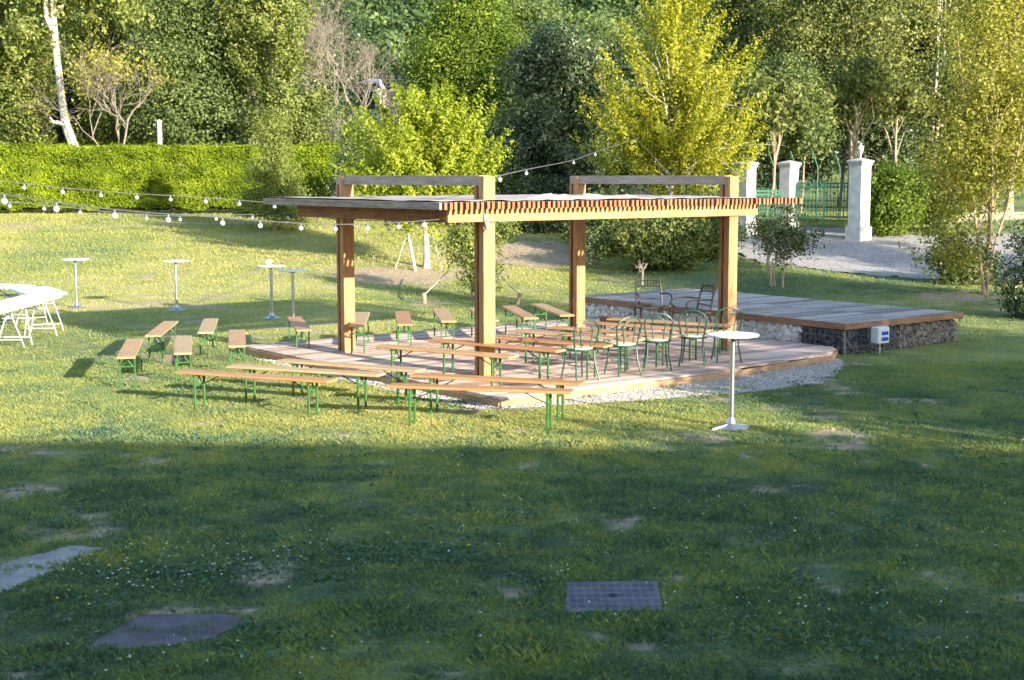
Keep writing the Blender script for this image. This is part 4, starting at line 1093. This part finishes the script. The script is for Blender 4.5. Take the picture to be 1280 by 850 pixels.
for i, (p, rz, lb) in enumerate(CH_):
    o = cproto if i == 0 else copy_tree(cproto)
    c = at_z(*p, DECKZ); o.location = (c.x, c.y, DECKZ + .002); o.rotation_euler = (0, 0, rz); o.scale = (1.0, 1.0, .94)
    tag(o, lb, 'chair', 'green bistro chairs in a row on the deck')

def make_armchair():
    r = empty('iron_armchair', (0, 0, 0)); h = .44
    mb = MB(); mb.tube([(-.24, -.22, h), (.24, -.22, h), (.25, .22, h), (-.25, .22, h)], .016, 6, closed=True)
    for k in range(9): mb.box((-.235, -.19 + k * .048, h - .004), (.235, -.165 + k * .048, h + .004))
    mb.build('seat', M['iron'], r)
    mb = MB()
    for s in (-1, 1): mb.tube([(s * .23, -.22, h), (s * .225, -.27, h + .25), (s * .21, -.33, h + .47)], .016, 6)
    for z, y in ((.42, -.315), (.33, -.293)):
        mb.tube([(-.215, y, h + z), (0, y - .02, h + z + .015), (.215, y, h + z)], .012, 6)
    for k in range(-3, 4): mb.tube([(k * .055, -.295, h + .335), (k * .055 + .02, -.305, h + .38), (k * .055, -.32, h + .425)], .007, 5)
    mb.tube([(-.22, -.245, h + .12), (.22, -.245, h + .12)], .011, 6)
    mb.build('backrest', M['iron'], r)
    for s in (-1, 1):
        mb = MB(); mb.tube([(s * .225, -.26, h + .21), (s * .27, -.08, h + .23), (s * .28, .12, h + .225), (s * .28, .22, h + .19), (s * .28, .235, h + .13), (s * .275, .19, h + .10), (s * .265, .16, h + .05), (s * .25, .17, h)], .015, 6); mb.build('armrest', M['iron'], r)
        mb = MB(); mb.tube([(s * .25, .21, h), (s * .26, .23, .2), (s * .28, .25, 0)], .016, 6); mb.build('leg', M['iron'], r)
        mb = MB(); mb.tube([(s * .24, -.21, h), (s * .25, -.25, .2), (s * .27, -.30, 0)], .016, 6); mb.build('leg', M['iron'], r)
    return r
ap = make_armchair()
for i, (px, top, Y, rz, lb) in enumerate([(816, 351, 25.0, math.pi + .15, 'black iron armchair facing the camera before the stage, left of the pair'), (865, 360, 24.0, math.pi * .5 + .35, 'black iron armchair seen from the side before the stage, right of the pair')]):
    o = ap if i == 0 else copy_tree(ap); x = (px - 640) / F * Y
    o.location = (x, Y, DECKZ + .002); o.rotation_euler = (0, 0, rz); o.scale = (1.05,) * 3
    tag(o, lb, 'chair', 'black iron armchairs before the stage')

# ------------------------------------------------------------------ bar tables
def make_bar():
    r = empty('bar_table', (0, 0, 0))
    mb = MB(); mb.lathe([(.285, 1.075), (.30, 1.082), (.30, 1.098), (.285, 1.10)], 40); mb.build('table_top', M['top'], r)
    mb = MB(); mb.tube([(0, 0, .03), (0, 0, 1.05)], .030, 14); mb.lathe([(.05, 1.045), (.11, 1.074)], 14); mb.build('pole', M['steel'], r)
    mb = MB(); mb.lathe([(.20, 0), (.205, .012), (.14, .028), (.06, .06), (.034, .13)], 32); mb.build('base', M['steel'], r)
    return r
bp = make_bar()
BT = [((914, 536), 0, 'white topped bar table standing alone on the grass before the deck, nearest of all'), ((96, 385), 1, 'white topped bar table beside the white plastic tables, leftmost of the far ones'),
      ((221, 388), 1, 'white topped bar table on the far lawn, second from the left'), ((340, 398), 1, 'white topped bar table with a white cup on top'), ((367, 407), 1, 'white topped bar table next to the one with a cup, near the left rear post')]
for i, (p, g_, lb) in enumerate(BT):
    o = bp if i == 0 else copy_tree(bp)
    c = at_z(*p, 0); o.location = (c.x, c.y, 0 if i else .01); o.rotation_euler = (0, 0, i * .7)
    if i == 0: o.scale = (1.0, 1.0, 1.0)
    tag(o, lb, 'bar table', 'white bar tables standing on the lawn')
    if i == 3: cup_at = (c.x - .05, c.y)
# four-foot plinth under the front table
fr = MB()
for k in range(4):
    a = k * math.pi / 2 + .5
    fr.add([(math.cos(a - .9) * .06, math.sin(a - .9) * .06, .0), (math.cos(a) * .27, math.sin(a) * .27, 0), (math.cos(a + .9) * .06, math.sin(a + .9) * .06, 0),
            (math.cos(a - .9) * .05, math.sin(a - .9) * .05, .06), (math.cos(a) * .26, math.sin(a) * .26, .015), (math.cos(a + .9) * .05, math.sin(a + .9) * .05, .06)], [(0, 2, 1), (3, 4, 5), (0, 1, 4, 3), (1, 2, 5, 4), (2, 0, 3, 5)])
fr.build('foot', M['steel'], bp)
mb = MB(); mb.lathe([(.035, 0), (.045, .09), (.04, .09), (.033, .02)], 16)
o = mb.build('paper_cup', M['plastic']); o.location = (cup_at[0], cup_at[1], 1.101); o.scale = (1.5, 1.5, 1.2); tag(o, 'white cup standing on a far bar table', 'cup')

# ------------------------------------------------------------------ folding tables
def make_folding():
    r = empty('folding_table', (0, 0, 0)); h = .74; Lx, Wy = .91, .38
    mb = MB(); n = 6; pts = []
    for (cx, cy, a0) in [(Lx - .09, Wy - .09, 0), (-Lx + .09, Wy - .09, 90), (-Lx + .09, -Wy + .09, 180), (Lx - .09, -Wy + .09, 270)]:
        for k in range(n + 1):
            a = math.radians(a0 + 90 * k / n); pts.append((cx + .09 * math.cos(a), cy + .09 * math.sin(a)))
    m = len(pts); sc = lambda p, s: (p[0] * (1 - s / Lx), p[1] * (1 - s / Wy))
    rings = [[(*sc(p, .01), h - .045) for p in pts], [(*p, h - .038) for p in pts], [(*p, h - .008) for p in pts], [(*sc(p, .008), h) for p in pts]]
    vs = [q for rg in rings for q in rg]; fs = [tuple(range(m - 1, -1, -1)), tuple(3 * m + k for k in range(m))]
    for i in range(3):
        for k in range(m): fs.append((i * m + k, i * m + (k + 1) % m, (i + 1) * m + (k + 1) % m, (i + 1) * m + k))
    mb.add(vs, fs); mb.build('table_top', M['plastic'], r)
    for e in (-1, 1):
        mb = MB()
        for s in (-1, 1):
            mb.tube([(e * .55, s * .16, h - .046), (e * .56, s * .17, .55), (e * .60, s * .20, .42), (e * .70, s * .27, .14), (e * .72, s * .30, 0)], .011, 8)
        mb.tube([(e * .70, -.27, .14), (e * .70, .27, .14)], .011, 6); mb.tube([(e * .565, -.175, .52), (e * .565, .175, .52)], .010, 6)
        mb.build('leg_frame', M['white_metal'], r)
        mb = MB(); mb.tube([(e * .575, 0, .50), (e * .12, 0, h - .05)], .009, 6); mb.build('brace', M['iron'], r)
    return r
fp = make_folding()
for i, (cx, cy, rz, lb) in enumerate([(-8.68, 24.95, math.pi / 2 + .02, 'white plastic folding table at the left edge, the one ending in the rounded outer corner'),
                                  (-8.66, 23.1, math.pi / 2, 'white plastic folding table at the left edge, nearest to the viewer'),
                                  (-9.15, 26.95, math.pi / 2 + .52, 'white plastic folding table set slanting behind the corner of the ring'),
                                  (-10.55, 28.25, math.pi / 2 + 1.1, 'white plastic folding table farthest back in the ring at the left edge')]):
    o = fp if i == 0 else copy_tree(fp)
    o.location = (cx, cy, .003 * i); o.rotation_euler = (0, 0, rz)
    tag(o, lb, 'table', 'white folding tables set in a ring')

# ------------------------------------------------------------------ electric box
c = L(7.25, -1.18, 0)
eb = empty('socket_box', c, UA, 'pale grey outdoor socket box with six blue sockets on a thin post', 'socket box')
mb = MB(); mb.tube([(0, 0, -.05), (0, 0, .2)], .012, 8); mb.build('post', M['white_metal'], eb)
mb = MB(); mb.box((-.15, -.08, .19), (.15, .08, .46), .5, bev=.015); mb.build('housing', M['box'], eb)
for i in range(3):
    for j in range(2):
        q = MB(); x = -.045 + i * .06; z = .265 + j * .095
        q.box((x - .022, -.098, z - .03), (x + .022, -.0805, z + .03), .5, bev=.006); q.lathe([(.014, 0), (.012, .01)], 10)
        n0 = len(q.v) - 20
        for k in range(n0, len(q.v)): a_, b_, c_ = q.v[k]; q.v[k] = (x + a_, -.0985 - c_, z + b_ - .004)
        q.build('socket', M['blue'], eb)

# ------------------------------------------------------------------ string lights
def catenary(pts, k=6):
    out = []
    n = len(pts)
    for i in range(n - 1):
        p0 = pts[max(i - 1, 0)]; p1 = pts[i]; p2 = pts[i + 1]; p3 = pts[min(i + 2, n - 1)]
        for j in range(k):
            t = j / k
            out.append(.5 * ((2 * p1) + (p2 - p0) * t + (2 * p0 - 5 * p1 + 4 * p2 - p3) * t * t + (3 * p1 - p0 - 3 * p2 + p3) * t ** 3))
    out.append(pts[-1]); return out
def string(label, knots, bulbs, Rb, rc=.006):
    """knots (px,py,Y); bulbs list of px positions"""
    P = [at_y(*k) for k in knots]; C = catenary(P, 8); o0 = P[-1].copy()
    root = empty('string_light', o0, 0, label, 'string lights', 'strings of festoon bulbs')
    mb = MB(); mb.tube([p - o0 for p in C], rc, 6); mb.build('cable', M['cable'], root)
    def px(p): # projected column
        yc = p.y * cp + (CH - p.z) * sp; return 640 + p.x * F / yc
    cols = [px(p) for p in C]
    for b in bulbs:
        best = None
        for i in range(len(C) - 1):
            a, c = cols[i], cols[i + 1]
            if (a - b) * (c - b) <= 0 and a != c: best = C[i].lerp(C[i + 1], (b - a) / (c - a)); break
        if best is None: continue
        q = best - o0; rr_ = Rb
        mb = MB(); mb.lathe([(rr_ * .35, 0), (rr_ * .5, -rr_ * .3), (rr_ * .5, -rr_ * 1.3)][::-1], 10, tuple(q)); sk = mb.build('socket', M['cable'], root)
        mb = MB(); cz = -rr_ * 2.1
        prof = [(rr_ * math.sin(a) if 0 < a < math.pi else .0005, cz - rr_ * math.cos(a)) for a in np.linspace(0, math.pi, 9)]
        mb.lathe(prof, 12, tuple(q)); mb.build('bulb', M['bulb'], root)
string('near string of large bulbs hanging from the roof corner to the left', [(-140, 215, 10.0), (0, 242, 11.8), (143, 262, 13.6), (278, 272, 15.6), (376, 279, 17), (459, 280, 18.1), (553, 274, 19.0)],
       [-60, 5, 70, 143, 210, 278, 325, 376, 419, 459, 498, 530], .029)
string('far string of small bulbs hanging from the left rear post to the left', [(-150, 212, 18), (0, 226, 20), (80, 235, 21), (171, 242, 22), (257, 247, 22.6), (345, 254, 23), (425, 262, 22.4)],
       [-60, -15, 30, 78, 126, 171, 213, 257, 299, 343, 388], .03)
string('middle string of bulbs running low across the hedge foot', [(-150, 232, 17), (0, 251, 18.5), (55, 256, 19), (150, 266, 20), (225, 270, 21), (316, 268, 22.3), (360, 268, 22.8), (425, 263, 22.9)],
       [-50, 12, 55, 100, 183, 225, 270, 316, 360, 405], .026)
string('string of bulbs rising from the front post into the yellow tree', [(614, 222, 19.5), (658, 212, 24), (717, 200, 31), (745, 190, 36), (800, 172, 43)], [625, 658, 717, 744], .030, .008)
string('string of bulbs under the roof between the two left posts', [(430, 275, 22), (480, 276, 21), (520, 274, 20.3), (570, 276, 19.6), (606, 273, 19.3)], [440, 482, 525, 558, 572], .028)

# ------------------------------------------------------------------ gate and pillars
def pillar(px, Y, label, w=.46, lantern=False, ytop=198):
    b = tb(px, Y); r = empty('gate_pillar', b, math.radians(40), label, 'pillar', 'white gate pillars')
    H = zz(ytop, Y) - b.z
    mb = MB(); mb.box((-w / 2, -w / 2, .45), (w / 2, w / 2, H - .22), .5, bev=.012); mb.build('shaft', M['pillar'], r)
    mb = MB(); mb.box((-w / 2 - .06, -w / 2 - .06, -.2), (w / 2 + .06, w / 2 + .06, .449), .5, bev=.02); mb.build('plinth', M['pillar'], r)
    mb = MB(); mb.box((-w / 2 - .03, -w / 2 - .03, H - .219), (w / 2 + .03, w / 2 + .03, H - .15), .5, bev=.01)
    mb.box((-w / 2 - .07, -w / 2 - .07, H - .149), (w / 2 + .07, w / 2 + .07, H - .06), .5, bev=.02)
    mb.add([(-w / 2 - .04, -w / 2 - .04, H - .059), (w / 2 + .04, -w / 2 - .04, H - .059), (w / 2 + .04, w / 2 + .04, H - .059), (-w / 2 - .04, w / 2 + .04, H - .059), (0, 0, H + .02)], [(0, 1, 4), (1, 2, 4), (2, 3, 4), (3, 0, 4), (0, 3, 2, 1)])
    mb.build('cap', plain('weathered_cap', (.42, .42, .42), .85), r)
    if lantern:
        mb = MB(); mb.tube([(0, 0, H), (0, 0, H + .16)], .02, 8); mb.lathe([(.03, .14), (.07, .18), (.10, .34), (.11, .36), (.03, .44), (.012, .50)], 8, (0, 0, H)); mb.build('lantern', M['white_metal'], r)
    return b
b3 = pillar(1072, 45.5, 'white gate pillar with a small lantern on top, rightmost of the three', .50, True, 198)
b2 = pillar(984, 47, 'white gate pillar in the middle, left post of the green gate', .46, False, 201)
b1 = pillar(931, 47, 'white gate pillar seen above the right end of the pergola roof, leftmost of the three', .46, False, 201)
def gate(a, b, z0a, z0b, label, diag=True, zz0=.35, zz1=1.55, nb=22, name='metal_gate'):
    d = Vector((b.x - a.x, b.y - a.y, 0)); Lg = d.length; ang = math.atan2(d.y, d.x)
    r = empty(name, (a.x, a.y, a.z), ang, label, 'gate')
    mb = MB()
    for z in (zz0, zz1 - .12, zz1): mb.box((.3, -.025, z - .025), (Lg - .3, .025, z + .025), .5)
    for x in (.3, Lg / 2, Lg - .34): mb.box((x, -.028, -.1), (x + .05, .028, zz1 + .05), .5)
    mb.build('frame', M['gate'], r)
    mb = MB()
    for k in range(nb):
        x = .4 + k * (Lg - .8) / (nb - 1); mb.box((x - .010, -.010, zz0 + .026), (x + .010, .010, zz1 - .146)); mb.box((x - .010, -.010, zz1 - .094), (x + .010, .010, zz1 - .026))
        mb.lathe([(.012, 0), (.002, .10)], 6, (x, 0, zz1 + .026))
    mb.build('bars', M['gate'], r)
    return r
gate(Vector((b2.x, b2.y, b2.z)), Vector((b3.x, b3.y, b3.z)), 0, 0, 'green barred metal gate between the middle and the right pillar', zz0=.62, zz1=1.72, nb=15)
gate(Vector((b1.x, b1.y, b1.z)), Vector((b2.x, b2.y, b2.z)), 0, 0, 'narrow green metal gate leaf between the two left pillars', nb=12, zz0=.6, zz1=1.5)
# green screened fence and barbed wire behind the gate
a = tb(935, 51.5); b = tb(1078, 50.5)
d = b - a; r = empty('screen_fence', a, math.atan2(d.y, d.x), 'dark green mesh fence with barbed wire behind the gate', 'fence')
Lg = d.length
mb = MB()
for k in range(int(Lg / .14)): mb.box((k * .14, -.006, .1), (k * .14 + .012, .006, 1.75))
for k in range(8): mb.box((0, -.013, .15 + k * .22), (Lg, -.007, .165 + k * .22))
mb.build('mesh_panel', M['mesh_green'], r)
for k in range(6):
    x = .1 + k * (Lg - .2) / 5; mb = MB(); mb.tube([(x, -.04, -.2), (x, -.04, 1.9), (x - .2, -.25, 2.5)], .022, 6); mb.build('post', M['gate'], r)
mb = MB()
for k in range(5): mb.tube([(0, -.06 - k * .035, 1.9 + k * .13), (Lg, -.06 - k * .035, 1.9 + k * .13)], .006, 4)
mb.build('wire', M['iron'], r)
# pale low wall beyond the driveway at the right
a = tb(1105, 50); b = tb(1290, 52); d = b - a
r = empty('low_wall', a, math.atan2(d.y, d.x), 'low pale stone wall beyond the driveway at the right', 'wall')
mb = MB(); mb.box((0, -.15, -.2), (d.length, .15, .32), .5, bev=.02); mb.build('wall', plain('pale_stone_wall', (.27, .22, .17), .9, 0, .25, 3, .2, .6), r)
mb = MB(); mb.box((-.02, -.19, .321), (d.length + .02, .19, .37), .5, bev=.01); mb.build('coping', plain('wall_coping', (.30, .26, .21), .9), r)

# ------------------------------------------------------------------ tree stakes and guy ropes
def stick(name, label, cat, pts, r, mat):
    P = [Vector(p) for p in pts]; o0 = P[0].copy(); mb = MB(); mb.tube([p - o0 for p in P], r, 8)
    o = mb.build(name, mat); o.location = o0; return tag(o, label, cat)
lt = tb(533, 40)
def gpt(px, py, up=0.0): p = at_ground(px, py); return Vector((p.x, p.y, p.z + up))
p = gpt(520, 339); stick('tree_prop', 'white slanting prop leaning beside the lime green tree', 'stake', [p - Vector((0, 0, .1)), Vector((lt.x - .52, lt.y, lt.z + .95))], .05, M['pale_bark'])
s1 = gpt(531, 380); o = stick('tie_post', 'short wooden tie post left of the tall front post', 'stake', [s1 - Vector((0, 0, .1)), s1 + Vector((-.02, .02, .26))], .05, M['stake'])
s2 = gpt(645, 381); o = stick('tie_post', 'short leaning wooden tie post right of the tall front post', 'stake', [s2 - Vector((0, 0, .1)), s2 + Vector((.10, .02, .27))], .045, M['stake'])
k = tb(575, 36) + Vector((0, 0, .75)); stick('guy_rope', 'taut pale strap from the left tie post up to the shrub', 'rope', [s1 + Vector((0, 0, .22)), k], .016, M['rope'])
stick('guy_rope', 'taut pale rope from the leaning tie post toward the tall front post', 'rope', [s2 + Vector((.08, 0, .22)), tb(614, 35.5) + Vector((0, 0, .62))], .012, M['rope'])
q = gpt(494, 337); stick('guy_rope', 'thin rope staked left of the lime green tree', 'rope', [q, Vector((lt.x - .56, lt.y, lt.z + .95))], .012, M['rope'])
q = gpt(553, 338); stick('guy_rope', 'thin rope staked right of the lime green tree', 'rope', [q, Vector((lt.x + .12, lt.y, lt.z + 1.15))], .012, M['rope'])
q = gpt(465, 332); stick('thin_stake', 'thin pale stake on the bank left of the lime green tree', 'stake', [q - Vector((0, 0, .05)), q + Vector((.06, 0, .3))], .012, M['stake'])

# ------------------------------------------------------------------ house behind the viewer (casts the evening shadow on the lawn)
def house():
    ang = math.radians(-3.5)
    r = empty('house', (2.0, -.9, 0), ang, 'two storey rendered house behind the viewpoint whose shadow covers the near lawn', 'house')
    X0, X1, D, HE = -26.0, 30.0, 11.0, 5.58
    wl = plain('cream_house_render', (.58, .53, .45), .9, 0, .1, 1.5, .2, .3)
    mb = MB(); mb.box((X0, -D, -.2), (X1, 0, HE)); mb.build('wall', wl, r)
    mb = MB(); e = .4; zr = HE + (D / 2 + e) * .25
    mb.add([(X0 - .3, e, HE - .04), (X1 + .3, e, HE - .04), (X1 + .3, -D / 2, zr), (X0 - .3, -D / 2, zr), (X0 - .3, -D - e, HE - .04), (X1 + .3, -D - e, HE - .04),
            (X0 - .3, e, HE + .10), (X1 + .3, e, HE + .10), (X1 + .3, -D / 2, zr + .14), (X0 - .3, -D / 2, zr + .14), (X0 - .3, -D - e, HE + .10), (X1 + .3, -D - e, HE + .10)],
           [(6, 9, 8, 7), (9, 10, 11, 8), (0, 1, 2, 3), (3, 2, 5, 4), (0, 6, 7, 1), (5, 11, 10, 4), (1, 7, 8, 2), (2, 8, 11, 5), (3, 9, 6, 0), (4, 10, 9, 3)])
    mb.build('roof', plain('terracotta_tiles', (.30, .14, .09), .85, 0, .3, 6, .2, .6), r)
    gl = plain('window_glass', (.03, .035, .04), .1); fm = plain('window_frame_paint', (.7, .7, .7), .5)
    x = X0 + 2.0
    while x < X1 - 2:
        for z in (.9, 3.4):
            w = MB(); w.box((x - .55, .002, z - .05), (x + .55, .05, z), .5); w.box((x - .55, .002, z + 1.35), (x + .55, .05, z + 1.4), .5)
            w.box((x - .55, .002, z + .001), (x - .5, .05, z + 1.349), .5); w.box((x + .5, .002, z + .001), (x + .55, .05, z + 1.349), .5); w.box((x - .02, .002, z + .001), (x + .02, .05, z + 1.349), .5)
            f = w.build('window', fm, r); w = MB(); w.box((x - .499, .001, z + .002), (x + .499, .02, z + 1.348)); w.build('pane', gl, f)
        x += 3.6
house()

# shade trees standing right of the view
SHADE = [('garden_tree', 'leafy low garden tree standing right of the lawn', (15.4, 8.8), [(0, 0, 3.5, 1.5, 1.5, 1.8, 2), (-1.1, -1.4, 3.2, 1.2, 1.3, 1.8, 2), (1.2, 1.3, 3.5, 1.3, 1.3, 1.9, 2)], 210, 401),
         ('garden_tree', 'leafy garden tree standing right of the birch bank', (17.3, 12.2), [(0, 0, 5.3, 2.1, 2.1, 2.3, 3), (1.2, .8, 4.4, 1.8, 1.8, 2.0, 2)], 170, 402),
         ('garden_tree', 'tall garden tree standing right of the driveway', (22, 19.5), [(0, 0, 5.2, 2.8, 2.6, 3.2, 3)], 200, 403),
         ('garden_tree', 'tall garden tree right of the driveway and farthest from the house', (27, 25), [(0, 0, 5.6, 3.0, 2.8, 3.6, 3)], 190, 404),
         ('garden_tree', 'leafy low garden tree nearest the house on the right', (14.0, 3.2), [(0, 0, 2.9, 1.9, 1.9, 1.5, 3)], 90, 405)]
for (nm, lb, (x, y), lo, nc, sd) in SHADE:
    tree(nm, lb, 'tree', (x, y, gz(x, y)), lo, nc, 55, .60, .24, M['mid'], M['bark'], lo[0][2] + 1, .14, 10, sd, .15)

# ------------------------------------------------------------------ light
SUN = Vector((1.21, -1.37, .48)).normalized()
el = math.asin(SUN.z); az = math.atan2(SUN.x, SUN.y)
w = bpy.data.worlds.new('World'); scene.world = w; w.use_nodes = True
nt = w.node_tree; bg = nt.nodes['Background']
sky = nt.nodes.new('ShaderNodeTexSky'); sky.sky_type = 'NISHITA'; sky.sun_disc = False
sky.sun_elevation = el; sky.sun_rotation = az; sky.air_density = 1.0; sky.dust_density = .6; sky.ozone_density = 1.5
nt.links.new(sky.outputs[0], bg.inputs[0]); bg.inputs[1].default_value = .15
sl = bpy.data.lights.new('sun', 'SUN'); sl.energy = 5.0; sl.angle = math.radians(.55); sl.color = (1.0, .89, .72)
so = bpy.data.objects.new('sun', sl); COL.objects.link(so); so.rotation_euler = SUN.to_track_quat('Z', 'Y').to_euler(); so.location = (20, -20, 12)

# ------------------------------------------------------------------ camera
cam = bpy.data.cameras.new('camera'); co = bpy.data.objects.new('camera', cam); COL.objects.link(co)
cam.sensor_width = 36; cam.sensor_fit = 'HORIZONTAL'; cam.lens = F / 1280 * 36; cam.clip_end = 2000; cam.clip_start = .1
co.location = (0, 0, CH); co.rotation_euler = (math.pi / 2 - PITCH, 0, 0); scene.camera = co
cam.dof.use_dof = True; cam.dof.focus_distance = 20.5; cam.dof.aperture_fstop = 4.0
scene.view_settings.view_transform = 'Standard'; scene.view_settings.look = 'None'
scene.view_settings.exposure = 1.65; scene.view_settings.gamma = 1.0
scene.render.resolution_x = 1024; scene.render.resolution_y = 680
